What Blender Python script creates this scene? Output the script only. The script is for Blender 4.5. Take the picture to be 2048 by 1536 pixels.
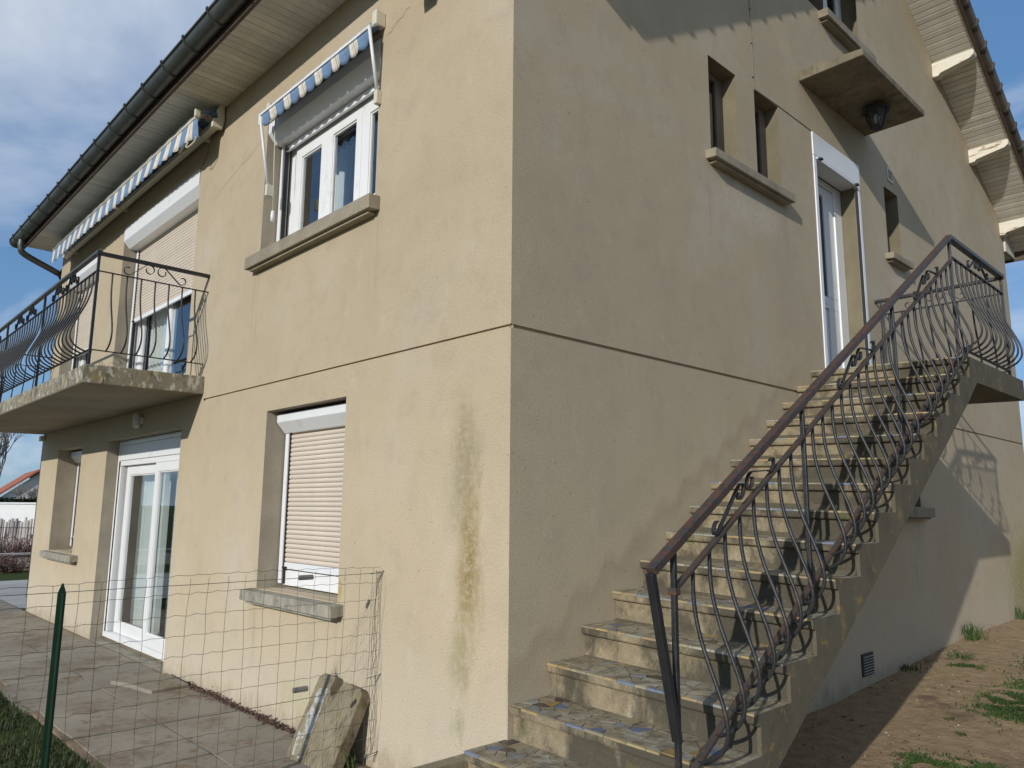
import bpy, bmesh, math, random
from mathutils import Vector, Matrix, noise
R = math.radians
rnd = random.Random(7)
for o in list(bpy.data.objects): bpy.data.objects.remove(o, do_unlink=True)
S = bpy.context.scene
COL = S.collection

# ------------------------------------------------------------------ camera
PITCH, YAW, ROLL = R(9.245), R(46.586), R(-0.4626)
cam_d = bpy.data.cameras.new('camera')
cam_d.sensor_width = 36; cam_d.lens = 36 * 1516.16 / 2048
cam_d.clip_start = .05; cam_d.clip_end = 3000
cam = bpy.data.objects.new('camera', cam_d); COL.objects.link(cam)
fw = Vector((-math.sin(YAW) * math.cos(PITCH), math.cos(YAW) * math.cos(PITCH), math.sin(PITCH)))
rt = Vector((math.cos(YAW), math.sin(YAW), 0)); dn = fw.cross(rt)
r2 = math.cos(ROLL) * rt + math.sin(ROLL) * dn
d2 = -math.sin(ROLL) * rt + math.cos(ROLL) * dn
m3 = Matrix((r2, -d2, -fw)).transposed()
cam.matrix_world = Matrix.Translation((2.984, -2.812, 1.40)) @ m3.to_4x4()
S.camera = cam
S.render.resolution_x, S.render.resolution_y = 1024, 768

# ------------------------------------------------------------------ sky, sun, exposure
SUN = Vector((0.30, -1.0, 0.385)).normalized()       # towards the sun
W = bpy.data.worlds.new('World'); S.world = W; W.use_nodes = True
wn = W.node_tree; wn.nodes.clear()
def wnode(t, **k):
    n = wn.nodes.new(t)
    for a, b in k.items(): setattr(n, a, b)
    return n
sky = wnode('ShaderNodeTexSky', sky_type='NISHITA', sun_disc=False, sun_elevation=math.asin(SUN.z),
            sun_rotation=math.atan2(SUN.x, SUN.y), air_density=1.0, dust_density=0.05, ozone_density=2.2, altitude=200)
tc = wnode('ShaderNodeTexCoord')
sep = wnode('ShaderNodeSeparateXYZ'); wn.links.new(tc.outputs['Generated'], sep.inputs[0])
# clouds: project the view direction on a high plane, stretched wisps
zc = wnode('ShaderNodeMath', operation='MAXIMUM'); zc.inputs[1].default_value = .0
wn.links.new(sep.outputs['Z'], zc.inputs[0])
za = wnode('ShaderNodeMath', operation='ADD'); za.inputs[1].default_value = .22; wn.links.new(zc.outputs[0], za.inputs[0])
dx = wnode('ShaderNodeMath', operation='DIVIDE'); dy = wnode('ShaderNodeMath', operation='DIVIDE')
for d, ax in ((dx, 'X'), (dy, 'Y')):
    wn.links.new(sep.outputs[ax], d.inputs[0]); wn.links.new(za.outputs[0], d.inputs[1])
cmb = wnode('ShaderNodeCombineXYZ'); wn.links.new(dx.outputs[0], cmb.inputs[0]); wn.links.new(dy.outputs[0], cmb.inputs[1])
mp = wnode('ShaderNodeMapping'); mp.inputs['Rotation'].default_value = (0, 0, R(70)); mp.inputs['Scale'].default_value = (.8, 1.6, 1)
mp.inputs['Location'].default_value = (7.7, .9, 0)
wn.links.new(cmb.outputs[0], mp.inputs[0])
cn = wnode('ShaderNodeTexNoise'); cn.inputs['Scale'].default_value = 1.15; cn.inputs['Detail'].default_value = 9
cn.inputs['Roughness'].default_value = .56; cn.inputs['Distortion'].default_value = .55
wn.links.new(mp.outputs[0], cn.inputs['Vector'])
cr = wnode('ShaderNodeValToRGB'); cr.color_ramp.elements[0].position = .40; cr.color_ramp.elements[1].position = .70
cr.color_ramp.elements[0].color = (0, 0, 0, 1); cr.color_ramp.elements[1].color = (.85, .85, .85, 1)
wn.links.new(cn.outputs['Fac'], cr.inputs[0])
hz = wnode('ShaderNodeMapRange'); hz.inputs[1].default_value = 0; hz.inputs[2].default_value = .3; hz.inputs[3].default_value = .15; hz.inputs[4].default_value = 0
wn.links.new(sep.outputs['Z'], hz.inputs[0])
mx1 = wnode('ShaderNodeMath', operation='MAXIMUM'); wn.links.new(cr.outputs[0], mx1.inputs[0]); wn.links.new(hz.outputs[0], mx1.inputs[1])
mixc = wnode('ShaderNodeMixRGB'); mixc.inputs[2].default_value = (9.0, 9.8, 11.0, 1)
wn.links.new(mx1.outputs[0], mixc.inputs[0]); tint = wnode('ShaderNodeMixRGB', blend_type='MULTIPLY'); tint.inputs[0].default_value = 1; tint.inputs[2].default_value = (1.05, 1.35, 1.62, 1)
wn.links.new(sky.outputs[0], tint.inputs[1]); even = wnode('ShaderNodeMixRGB'); even.inputs[0].default_value = .6; even.inputs[2].default_value = (1.7, 3.7, 7.0, 1)
wn.links.new(tint.outputs[0], even.inputs[1]); wn.links.new(even.outputs[0], mixc.inputs[1])
bg = wnode('ShaderNodeBackground'); bg.inputs['Strength'].default_value = .075
wo = wnode('ShaderNodeOutputWorld')
wn.links.new(mixc.outputs[0], bg.inputs[0]); wn.links.new(bg.outputs[0], wo.inputs[0])
sd = bpy.data.lights.new('sun', 'SUN'); sd.energy = 3.45; sd.angle = R(.53); sd.color = (1, .965, .90)
sun = bpy.data.objects.new('sun', sd); COL.objects.link(sun)
sun.rotation_euler = (-SUN).to_track_quat('-Z', 'Y').to_euler(); sun.location = (20, -60, 40)
S.view_settings.view_transform = 'Standard'; S.view_settings.look = 'None'
S.view_settings.exposure = 0.0; S.view_settings.gamma = 1
S.render.engine = 'CYCLES'

# ------------------------------------------------------------------ helpers
class MB:
    """collects geometry, links it as one mesh object"""
    def __init__(s): s.v = []; s.f = []; s.mi = []; s.sm = []
    def face(s, idx, mi=0, sm=False): s.f.append(idx); s.mi.append(mi); s.sm.append(sm)
    def quad(s, a, b, c, d, mi=0):
        n = len(s.v); s.v += [tuple(a), tuple(b), tuple(c), tuple(d)]; s.face((n, n+1, n+2, n+3), mi)
    def poly(s, pts, mi=0):
        n = len(s.v); s.v += [tuple(p) for p in pts]; s.face(tuple(range(n, n+len(pts))), mi)
    def box(s, x0, x1, y0, y1, z0, z1, mi=0, M=None):
        c = [(x, y, z) for z in (z0, z1) for y in (y0, y1) for x in (x0, x1)]
        if M is not None: c = [tuple(M @ Vector(p)) for p in c]
        n = len(s.v); s.v += c
        for q in ((0,2,3,1), (4,5,7,6), (0,1,5,4), (2,6,7,3), (0,4,6,2), (1,3,7,5)): s.face(tuple(n+i for i in q), mi)
    def prism(s, prof, f, t0, t1, mi=0, sm=False):
        """profile list of 2-d points, f(p, t) -> 3-d"""
        k = len(prof); n = len(s.v)
        s.v += [tuple(f(p, t0)) for p in prof] + [tuple(f(p, t1)) for p in prof]
        for i in range(k):
            j = (i+1) % k; s.face((n+i, n+j, n+k+j, n+k+i), mi, sm)
        s.face(tuple(n+i for i in reversed(range(k))), mi); s.face(tuple(n+k+i for i in range(k)), mi)
    def sweep(s, pts, sec, up=None, mi=0, sm=True, close=False):
        """sec: list of (a,b) section offsets in the (side, normal) frame"""
        P = [Vector(p) for p in pts]; k = len(sec); n0 = len(s.v)
        T = []
        for i in range(len(P)):
            a = P[max(0, i-1)]; b = P[min(len(P)-1, i+1)]
            T.append((b-a).normalized())
        nrm = Vector(up) if up is not None else (Vector((0,0,1)) if abs(T[0].z) < .9 else Vector((1,0,0)))
        for i, p in enumerate(P):
            t = T[i]
            nn = nrm - t * nrm.dot(t)
            if nn.length < 1e-5: nn = t.orthogonal()
            nn.normalize()
            if up is None: nrm = nn
            sd_ = t.cross(nn)
            for a, b in sec: s.v.append(tuple(p + sd_*a + nn*b))
        for i in range(len(P)-1):
            for j in range(k):
                j2 = (j+1) % k
                s.face((n0+i*k+j, n0+i*k+j2, n0+(i+1)*k+j2, n0+(i+1)*k+j), mi, sm)
        s.face(tuple(n0+j for j in reversed(range(k))), mi); s.face(tuple(n0+(len(P)-1)*k+j for j in range(k)), mi)
    def tube(s, pts, r, n=6, mi=0, sm=True):
        s.sweep(pts, [(r*math.cos(2*math.pi*i/n), r*math.sin(2*math.pi*i/n)) for i in range(n)], None, mi, sm)
    def bar(s, pts, w, h, up=(0,0,1), mi=0):
        s.sweep(pts, [(-w/2,-h/2), (w/2,-h/2), (w/2,h/2), (-w/2,h/2)], up, mi, False)
    def lathe(s, prof, c, n=16, mi=0, axis='Z', sm=True):
        n0 = len(s.v); k = len(prof)
        for i in range(n):
            a = 2*math.pi*i/n
            for r, h in prof:
                q = (r*math.cos(a), r*math.sin(a), h)
                if axis == 'X': q = (q[2], q[0], q[1])
                if axis == 'Y': q = (q[0], q[2], q[1])
                s.v.append((c[0]+q[0], c[1]+q[1], c[2]+q[2]))
        for i in range(n):
            i2 = (i+1) % n
            for j in range(k-1): s.face((n0+i*k+j, n0+i2*k+j, n0+i2*k+j+1, n0+i*k+j+1), mi, sm)
    def mesh(s, name, mats):
        me = bpy.data.meshes.new(name); me.from_pydata(s.v, [], s.f)
        for m in (mats if isinstance(mats, (list, tuple)) else [mats]): me.materials.append(m)
        me.polygons.foreach_set('material_index', s.mi); me.polygons.foreach_set('use_smooth', s.sm)
        me.update(); return me
    def obj(s, name, mats, parent=None, bevel=0, recalc=True):
        me = s.mesh(name, mats)
        if recalc:
            b = bmesh.new(); b.from_mesh(me); bmesh.ops.recalc_face_normals(b, faces=b.faces); b.to_mesh(me); b.free()
        return link(name, me, parent, bevel)
def link(name, me, parent=None, bevel=0, loc=None):
    o = bpy.data.objects.new(name, me); COL.objects.link(o)
    if loc is not None: o.location = loc
    if parent is not None: adopt(o, parent)
    if bevel:
        m = o.modifiers.new('bevel', 'BEVEL'); m.width = bevel; m.segments = 2; m.limit_method = 'ANGLE'; m.angle_limit = R(40)
    return o
def wloc(o):
    l = Vector((0,0,0))
    while o is not None: l += o.location; o = o.parent
    return l
def adopt(o, parent):
    o.parent = parent; o.matrix_parent_inverse = Matrix.Translation(-wpos(parent))
def wpos(o):            # world position of an unrotated object in a parent chain
    l = o.location.copy()
    if o.parent is not None: l += wpos(o.parent) + o.matrix_parent_inverse.translation
    return l
def tag(o, label=None, cat=None, group=None, kind=None):
    for k, v in (('label', label), ('category', cat), ('group', group), ('kind', kind)):
        if v: o[k] = v
    return o
def thing(name, loc, label, cat, group=None):
    o = bpy.data.objects.new(name, None); COL.objects.link(o); o.location = loc; o.empty_display_size = .2
    return tag(o, label, cat, group)
def lerp(a, b, t): return a + (b-a)*t
def sstep(a, b, x):
    t = min(1, max(0, (x-a)/(b-a))); return t*t*(3-2*t)
def spline(pts, n=8):
    """Catmull-Rom through points"""
    P = [Vector(p) for p in pts]; P = [P[0]*2-P[1]] + P + [P[-1]*2-P[-2]]; out = []
    for i in range(1, len(P)-2):
        for k in range(n):
            t = k/n; a, b, c, d = P[i-1], P[i], P[i+1], P[i+2]
            out.append(.5*((2*b) + (c-a)*t + (2*a-5*b+4*c-d)*t*t + (3*b-a-3*c+d)*t*t*t))
    out.append(P[-2]); return out

# ------------------------------------------------------------------ materials
class N:
    def __init__(s, name):
        s.m = bpy.data.materials.new(name); s.m.use_nodes = True; s.t = s.m.node_tree; s.t.nodes.clear()
        s.out = s.new('ShaderNodeOutputMaterial'); s.bs = s.new('ShaderNodeBsdfPrincipled')
        s.l(s.bs.outputs[0], s.out.inputs[0]); s.tc = s.new('ShaderNodeTexCoord'); s.co = s.tc.outputs['Object']
    def new(s, t, **k):
        n = s.t.nodes.new(t)
        for a, b in k.items(): setattr(n, a, b)
        return n
    def l(s, a, b): s.t.links.new(a, b)
    def setin(s, sock, v):
        if hasattr(v, 'links') or isinstance(v, bpy.types.NodeSocket): s.l(v, sock)
        else: sock.default_value = v
    def math(s, op, a, b=None, clamp=False):
        n = s.new('ShaderNodeMath', operation=op); n.use_clamp = clamp; s.setin(n.inputs[0], a)
        if b is not None: s.setin(n.inputs[1], b)
        return n.outputs[0]
    def noise(s, scale, detail=5, rough=.55, vec=None, dist=0):
        n = s.new('ShaderNodeTexNoise'); n.inputs['Scale'].default_value = scale; n.inputs['Detail'].default_value = detail
        n.inputs['Roughness'].default_value = rough; n.inputs['Distortion'].default_value = dist
        s.l(vec if vec is not None else s.co, n.inputs['Vector']); return n.outputs['Fac']
    def vmap(s, scale, loc=(0,0,0), rot=(0,0,0), vec=None):
        n = s.new('ShaderNodeMapping'); n.inputs['Scale'].default_value = scale; n.inputs['Location'].default_value = loc; n.inputs['Rotation'].default_value = rot
        s.l(vec if vec is not None else s.co, n.inputs[0]); return n.outputs[0]
    def ramp(s, fac, stops, const=False):
        n = s.new('ShaderNodeValToRGB'); s.l(fac, n.inputs[0]); e = n.color_ramp.elements
        if const: n.color_ramp.interpolation = 'CONSTANT'
        while len(e) < len(stops): e.new(.5)
        for i, (p, c) in enumerate(stops):
            e[i].position = p; e[i].color = (*c, 1) if isinstance(c, tuple) else (c, c, c, 1)
        return n.outputs[0]
    def mix(s, fac, a, b, mode='MIX'):
        n = s.new('ShaderNodeMixRGB', blend_type=mode); s.setin(n.inputs[0], fac)
        for i, v in ((1, a), (2, b)): s.setin(n.inputs[i], (*v, 1) if isinstance(v, tuple) else v)
        return n.outputs[0]
    def sep(s, vec=None):
        n = s.new('ShaderNodeSeparateXYZ'); s.l(vec if vec is not None else s.co, n.inputs[0]); return n.outputs
    def smooth(s, v, a, b, lo=0., hi=1.):
        n = s.new('ShaderNodeMapRange', interpolation_type='SMOOTHSTEP'); s.l(v, n.inputs[0])
        for i, q in enumerate((a, b, lo, hi)): n.inputs[i+1].default_value = q
        return n.outputs[0]
    def bump(s, h, strength=.3, dist=.01):
        n = s.new('ShaderNodeBump'); n.inputs['Strength'].default_value = strength; n.inputs['Distance'].default_value = dist
        s.l(h, n.inputs['Height']); s.l(n.outputs[0], s.bs.inputs['Normal'])
    def fin(s, col, rough=.8, metal=0, spec=None):
        s.setin(s.bs.inputs['Base Color'], (*col, 1) if isinstance(col, tuple) else col)
        s.setin(s.bs.inputs['Roughness'], rough); s.bs.inputs['Metallic'].default_value = metal
        if spec is not None: s.bs.inputs['Specular IOR Level'].default_value = spec
        return s.m
def sc(c, k): return tuple(min(1, x*k) for x in c)
def plain(name, c, rough=.7, var=.12, scale=6, fine=60, bump=.15, bd=.004, metal=0, c2=None, c2lo=.55, c2hi=.7, s2=3, rand=0, spec=None):
    n = N(name)
    col = n.ramp(n.noise(scale, 6), [(.3, sc(c, 1-var)), (.7, sc(c, 1+var))])
    if c2: col = n.mix(n.smooth(n.noise(s2, 7, .65), c2lo, c2hi), col, c2)
    if rand:
        oi = n.new('ShaderNodeObjectInfo'); col = n.mix(1, col, n.ramp(oi.outputs['Random'], [(0, 1-rand), (1, 1.)]), 'MULTIPLY')
    f = n.noise(fine, 4)
    col = n.mix(.5, col, n.ramp(f, [(.3, .82), (.7, 1.)]), 'MULTIPLY')
    if bump: n.bump(f, bump, bd)
    return n.fin(col, rough, metal, spec)

def stucco():
    n = N('stucco render'); x, y, z = n.sep()[:3]
    c = (.548, .452, .308)
    big = n.noise(.8, 4, .6); med = n.noise(4.2, 6, .68)
    wv = n.new('ShaderNodeTexNoise'); wv.inputs['Scale'].default_value = 6.5; wv.inputs['Detail'].default_value = 7; wv.inputs['Roughness'].default_value = .72
    n.l(n.vmap((1, 1, .5)), wv.inputs['Vector']); rag = n.math('SUBTRACT', wv.outputs['Fac'], .5)
    col = n.ramp(big, [(.32, sc(c, .92)), (.52, c), (.7, (.575, .495, .375))])
    col = n.mix(n.math('MULTIPLY', n.smooth(med, .46, .72), .5), col, (.45, .372, .272))
    col = n.mix(n.math('MULTIPLY', n.smooth(rag, .04, .2), .34), col, (.61, .54, .435))
    low = n.math('ADD', z, n.math('MULTIPLY', n.math('SUBTRACT', big, .5), 1.6))
    col = n.mix(n.math('MULTIPLY', n.smooth(low, .75, -.1), .45), col, (.60, .54, .44))
    col = n.mix(n.math('MULTIPLY', n.smooth(n.math('ADD', z, n.math('MULTIPLY', rag, .7)), .02, -.25), .7), col, (.36, .30, .20))
    g = n.noise(125, 3, .75); g2 = n.noise(24, 4, .7); ragg = n.math('ADD', rag, n.math('ADD', n.math('MULTIPLY', n.math('SUBTRACT', g, .5), .45), n.math('MULTIPLY', n.math('SUBTRACT', g2, .5), .35)))
    broken = n.smooth(n.math('ADD', n.math('MULTIPLY', g, .5), n.math('MULTIPLY', g2, .5)), .38, .56)
    # the coat turns greyer and darker towards the upper storey
    col = n.mix(n.math('MULTIPLY', n.smooth(n.math('ADD', z, n.math('MULTIPLY', n.math('SUBTRACT', big, .5), 2.)), .9, 3.0), .8), col, n.mix(1, col, (.84, .835, .84), 'MULTIPLY'))
    front = n.smooth(y, .02, .005); gab = n.smooth(x, -.02, -.005)
    def blob(u, cu, cz, w, h, amp, m, colr, k):
        """a ragged stain with a shape of its own, in the wall plane"""
        nonlocal col
        a_ = n.math('DIVIDE', n.math('SUBTRACT', u, cu), w); b_ = n.math('DIVIDE', n.math('SUBTRACT', z, cz), h)
        d_ = n.math('SQRT', n.math('ADD', n.math('MULTIPLY', a_, a_), n.math('MULTIPLY', b_, b_)))
        d_ = n.math('ADD', d_, n.math('MULTIPLY', ragg, amp*4))
        col = n.mix(n.math('MULTIPLY', n.math('MULTIPLY', n.math('MULTIPLY', n.smooth(d_, 1.05, .2), broken), m), k), col, colr)
    for a_ in ((x, -.37, 1.72, .17, .46, .5, front, (.30, .26, .155), .8), (x, -.32, 1.10, .15, .64, .45, front, (.285, .205, .075), .95),
               (x, -.45, 1.45, .13, .34, .6, front, (.33, .295, .19), .55), (x, -.39, .58, .13, .30, .6, front, (.33, .30, .16), .75),
               (x, -.40, .22, .09, .14, .6, front, (.27, .26, .12), .8), (x, -.80, 2.72, .40, .30, .6, front, (.36, .32, .215), .38),
               (x, -2.1, .05, .45, .18, .7, front, (.42, .40, .18), .45), (x, -1.68, .84, .05, .12, .4, front, (.40, .29, .05), .8),
               (y, 10.1, .35, 1.3, 1.1, .35, gab, (.31, .29, .09), 1.0), (y, 2.7, 3.85, .7, .25, .5, gab, (.64, .59, .51), .45), (y, 6.0, 3.92, .35, .22, .5, gab, (.64, .59, .51), .45)):
        blob(*a_)
    run = n.noise(9, 5, .6, n.vmap((2.2, 2.2, .12)))
    for (u, cu, cz, w_, h_, m) in ((x, -1.42, 3.15, .10, .5, front), (x, -3.30, 3.1, .09, .5, front), (x, -1.66, .35, .09, .45, front), (x, -2.97, .38, .08, .4, front), (y, 3.33, 3.8, .08, .4, gab), (y, 2.08, 3.8, .07, .4, gab), (y, 6.18, 3.85, .07, .4, gab), (y, 5.9, .95, .3, .5, gab)):
        a_ = n.math('ABSOLUTE', n.math('DIVIDE', n.math('SUBTRACT', u, cu), w_)); b_ = n.math('DIVIDE', n.math('SUBTRACT', z, cz), h_)
        mk = n.math('MULTIPLY', n.math('MULTIPLY', n.smooth(a_, 1.0, .2), n.smooth(n.math('ABSOLUTE', b_), 1.0, .3)), n.math('MULTIPLY', n.smooth(run, .42, .6), m))
        col = n.mix(n.math('MULTIPLY', mk, .45), col, (.36, .30, .20))
    # damp zone on the gable following the stair
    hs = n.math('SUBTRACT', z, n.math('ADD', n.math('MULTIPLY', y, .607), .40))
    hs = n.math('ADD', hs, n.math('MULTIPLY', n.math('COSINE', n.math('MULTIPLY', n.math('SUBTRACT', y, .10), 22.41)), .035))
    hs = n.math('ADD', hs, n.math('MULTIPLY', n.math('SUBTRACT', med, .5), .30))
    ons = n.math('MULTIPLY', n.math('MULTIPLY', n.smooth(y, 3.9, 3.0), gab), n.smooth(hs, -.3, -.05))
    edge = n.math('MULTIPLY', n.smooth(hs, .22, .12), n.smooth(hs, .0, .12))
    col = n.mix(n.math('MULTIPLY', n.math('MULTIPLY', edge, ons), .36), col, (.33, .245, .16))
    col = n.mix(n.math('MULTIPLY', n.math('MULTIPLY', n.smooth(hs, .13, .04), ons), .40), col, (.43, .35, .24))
    col = n.mix(.75, col, n.ramp(g, [(.30, .52), (.50, .90), (.68, 1.08)]), 'MULTIPLY')
    pits = n.smooth(n.noise(30, 1, .5), .745, .765)
    col = n.mix(n.math('MULTIPLY', pits, .5), col, (.2, .16, .11))
    n.bump(n.math('ADD', g, n.math('MULTIPLY', g2, .35)), .5, .006)
    return n.fin(col, .93, 0, .2)
def concrete(name, c, lichen=None, dark=(.12, .11, .085), dk=.6, s=3, white=0, bumpk=.5):
    n = N(name)
    col = n.ramp(n.noise(s, 7, .6), [(.3, sc(c, .75)), (.7, sc(c, 1.15))])
    col = n.mix(n.math('MULTIPLY', n.smooth(n.noise(s*2.3, 8, .7, n.vmap((1, 1, .5))), .48, .68), dk), col, dark)
    if white: col = n.mix(n.math('MULTIPLY', n.smooth(n.noise(16, 5, .7, n.vmap((1.2, 1.2, .6), (5, 1, 2))), .53, .60), white), col, (.56, .55, .46))
    if lichen: col = n.mix(n.math('MULTIPLY', n.smooth(n.noise(9, 6, .7, n.vmap((1,1,1), (2, 7, 1))), .56, .64), lichen[1]), col, lichen[0])
    g = n.noise(120, 4, .7); col = n.mix(.5, col, n.ramp(g, [(.3, .6), (.65, 1.)]), 'MULTIPLY')
    n.bump(n.math('ADD', g, n.noise(25, 5, .7)), bumpk, .008)
    return n.fin(col, .92, 0, .25)

m_stucco = stucco()
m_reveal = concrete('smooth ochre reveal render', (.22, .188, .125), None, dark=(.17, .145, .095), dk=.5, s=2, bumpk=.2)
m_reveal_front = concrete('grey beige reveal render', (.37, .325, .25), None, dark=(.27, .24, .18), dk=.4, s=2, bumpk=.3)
m_conc = concrete('weathered concrete', (.36, .325, .25))
m_conc_lichen = concrete('lichened concrete', (.27, .24, .175), ((.33, .24, .05), .6), dark=(.09, .08, .06), dk=.8, white=.8, s=4)
def step_mat():
    n = N('stained step concrete'); x, y, z = n.sep()[:3]
    a = n.noise(4, 7, .65, n.vmap((1, 1, .6))); b = n.noise(13, 6, .7); g = n.noise(110, 3, .7)
    col = n.ramp(b, [(.3, (.235, .19, .12)), (.7, (.36, .295, .19))])
    col = n.mix(n.math('MULTIPLY', n.smooth(n.noise(6, 6, .7, n.vmap((1, 1, 1), (4, 2, 7))), .56, .66), .6), col, (.46, .40, .29))
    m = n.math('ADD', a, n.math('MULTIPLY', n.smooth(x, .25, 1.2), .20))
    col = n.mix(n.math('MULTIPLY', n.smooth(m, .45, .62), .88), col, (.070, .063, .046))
    col = n.mix(n.math('MULTIPLY', n.smooth(n.noise(7, 6, .7, n.vmap((1, 1, 1), (9, 1, 3))), .60, .68), .5), col, (.15, .16, .04))
    col = n.mix(.6, col, n.ramp(g, [(.3, .55), (.65, 1.05)]), 'MULTIPLY')
    n.bump(n.math('ADD', g, b), .6, .008); return n.fin(col, .93, 0, .25)
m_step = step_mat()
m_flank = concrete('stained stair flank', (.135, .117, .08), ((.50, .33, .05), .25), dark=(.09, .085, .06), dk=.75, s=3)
m_sill = concrete('sill concrete', (.32, .278, .205), None, dk=.3)
m_sill_grey = concrete('grey mossy sill concrete', (.35, .325, .26), ((.16, .14, .05), .6), dk=.55, s=5, white=.2)
m_pave = concrete('paving concrete', (.34, .30, .235), ((.225, .15, .085), .8), dark=(.20, .148, .095), dk=.85, s=1.3)
m_white = plain('white pvc', (.78, .78, .77), .35, .03, 3, 200, .02, .001, c2=(.62, .60, .55), c2lo=.55, c2hi=.8, s2=5)
m_whiteb = plain('white lacquered aluminium', (.75, .76, .77), .4, .03, 4, 200, .02, .001, c2=(.58, .57, .53), c2lo=.55, c2hi=.8, s2=4)
m_slat = plain('beige shutter slat', (.66, .57, .47), .5, .05, 3, 90, .02, .001, rand=.06)
m_black = plain('black rubber', (.015, .015, .016), .6, .1)
m_iron = plain('wrought iron', (.030, .031, .033), .45, .35, 14, 90, .5, .003, metal=.25, c2=(.085, .055, .038), c2lo=.52, c2hi=.68, s2=11)
m_iron_dark = plain('black painted iron', (.017, .018, .019), .45, .2, 14, 90, .25, .002, c2=(.05, .035, .025), c2lo=.62, c2hi=.75, s2=9)
m_rust = plain('rusty handrail iron', (.052, .048, .046), .55, .3, 12, 110, .6, .003, metal=.15, c2=(.11, .052, .032), c2lo=.42, c2hi=.60, s2=28)
m_rail = plain('brown tarnished iron', (.058, .050, .043), .55, .3, 8, 110, .5, .002, metal=.15, c2=(.09, .050, .034), c2lo=.45, c2hi=.62, s2=24)
m_zinc = plain('dull zinc', (.085, .092, .085), .45, .2, 5, 60, .1, .003, metal=.4, c2=(.05, .055, .05), s2=4)
m_soffit = plain('white painted soffit board', (.70, .665, .575), .6, .10, 7, 70, .2, .002, c2=(.42, .36, .28), c2lo=.57, c2hi=.78, s2=6, rand=.20)
def peeled():
    n = N('peeling painted timber'); v = n.vmap((.35, 1.6, 1.6)); a = n.noise(9, 8, .72, v)
    col = n.ramp(n.noise(20, 5, .6, v), [(.3, (.62, .57, .46)), (.7, (.72, .68, .58))])
    col = n.mix(n.smooth(a, .56, .60), col, (.30, .20, .12)); n.bump(n.math('ADD', a, n.noise(60, 4)), .5, .006)
    return n.fin(col, .75)
m_peel = peeled()
m_fascia = plain('brown stained board', (.085, .055, .038), .7, .25, 8, 70, .3, .003)
m_tile = plain('clay roof tile', (.22, .125, .08), .8, .25, 5, 60, .3, .005, c2=(.12, .10, .07), s2=4, rand=.3)
m_curtain = plain('net curtain', (.80, .80, .80), .9, .04, 3, 150, .05, .001)
m_brownframe = plain('brown window timber', (.16, .125, .085), .6, .2)
m_room = plain('room interior plaster', (.16, .145, .125), .9)
def glass():
    n = N('window glass'); n.t.nodes.remove(n.bs)
    tr = n.new('ShaderNodeBsdfTransparent'); tr.inputs[0].default_value = (.80, .85, .84, 1)
    gl = n.new('ShaderNodeBsdfGlossy'); gl.inputs['Roughness'].default_value = .012; gl.inputs[0].default_value = (.92, .96, 1, 1)
    fr = n.new('ShaderNodeFresnel'); fr.inputs[0].default_value = 1.75
    mxs = n.new('ShaderNodeMixShader'); n.l(n.math('ADD', n.math('MULTIPLY', fr.outputs[0], 1.25), .06, True), mxs.inputs[0])
    n.l(tr.outputs[0], mxs.inputs[1]); n.l(gl.outputs[0], mxs.inputs[2]); n.l(mxs.outputs[0], n.out.inputs[0]); return n.m
m_glass = glass()
def dull_glass():
    n = N('dusty lantern glass'); tr = n.new('ShaderNodeBsdfTransparent'); mx_ = n.new('ShaderNodeMixShader'); mx_.inputs[0].default_value = .35
    n.fin((.06, .06, .055), .35); n.l(tr.outputs[0], mx_.inputs[1]); n.l(n.bs.outputs[0], mx_.inputs[2]); n.l(mx_.outputs[0], n.out.inputs[0]); return n.m
m_lglass = dull_glass()
def stripes(name, period, ph=0.):
    n = N(name); x = n.sep()[0]
    f = n.math('FRACT', n.math('ADD', n.math('DIVIDE', x, period), 40+ph))
    wht, blu, brn, pnk = (.70, .66, .57), (.155, .25, .40), (.10, .075, .065), (.55, .47, .44)
    col = n.ramp(f, [(0, wht), (.09, pnk), (.12, wht), (.18, brn), (.20, wht), (.28, pnk), (.31, wht), (.38, blu), (.94, brn), (.955, wht)], True)
    g = n.noise(14, 6); col = n.mix(.6, col, n.ramp(g, [(.3, .70), (.65, 1.)]), 'MULTIPLY'); n.bump(n.noise(300, 2), .15, .001)
    return n.fin(col, .85)
m_awn = stripes('striped awning canvas', .30); m_awn2 = stripes('striped awning canvas small', .26, .3)
m_cream = plain('cream lacquer', (.62, .59, .47), .4, .06)

# ------------------------------------------------------------------ ground
def gz(x, y):
    z = -.21 + .19*sstep(2.6, 8.2, y)*sstep(-1.5, -.05, x)
    return z + .012*noise.noise((x*1.7, y*1.7, 0)) * (1 if abs(x) < 30 and abs(y) < 30 else 0)
def axis_pts(lo, hi, step, far):
    a = [lo + i*step for i in range(int((hi-lo)/step)+1)]; d = step
    l, h = lo, hi
    out = a[:]
    while l > -far: d *= 1.5; l -= d; out.append(l)
    d = step
    while h < far: d *= 1.5; h += d; out.append(h)
    return sorted(out)
xs = axis_pts(-14, 5, .25, 900); ys = axis_pts(-5, 12, .25, 900)
g = MB()
for yv in ys:
    for xv in xs: g.v.append((xv, yv, gz(xv, yv)))
nx = len(xs)
for j in range(len(ys)-1):
    for i in range(nx-1): g.face((j*nx+i, j*nx+i+1, (j+1)*nx+i+1, (j+1)*nx+i), 0, True)
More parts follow.
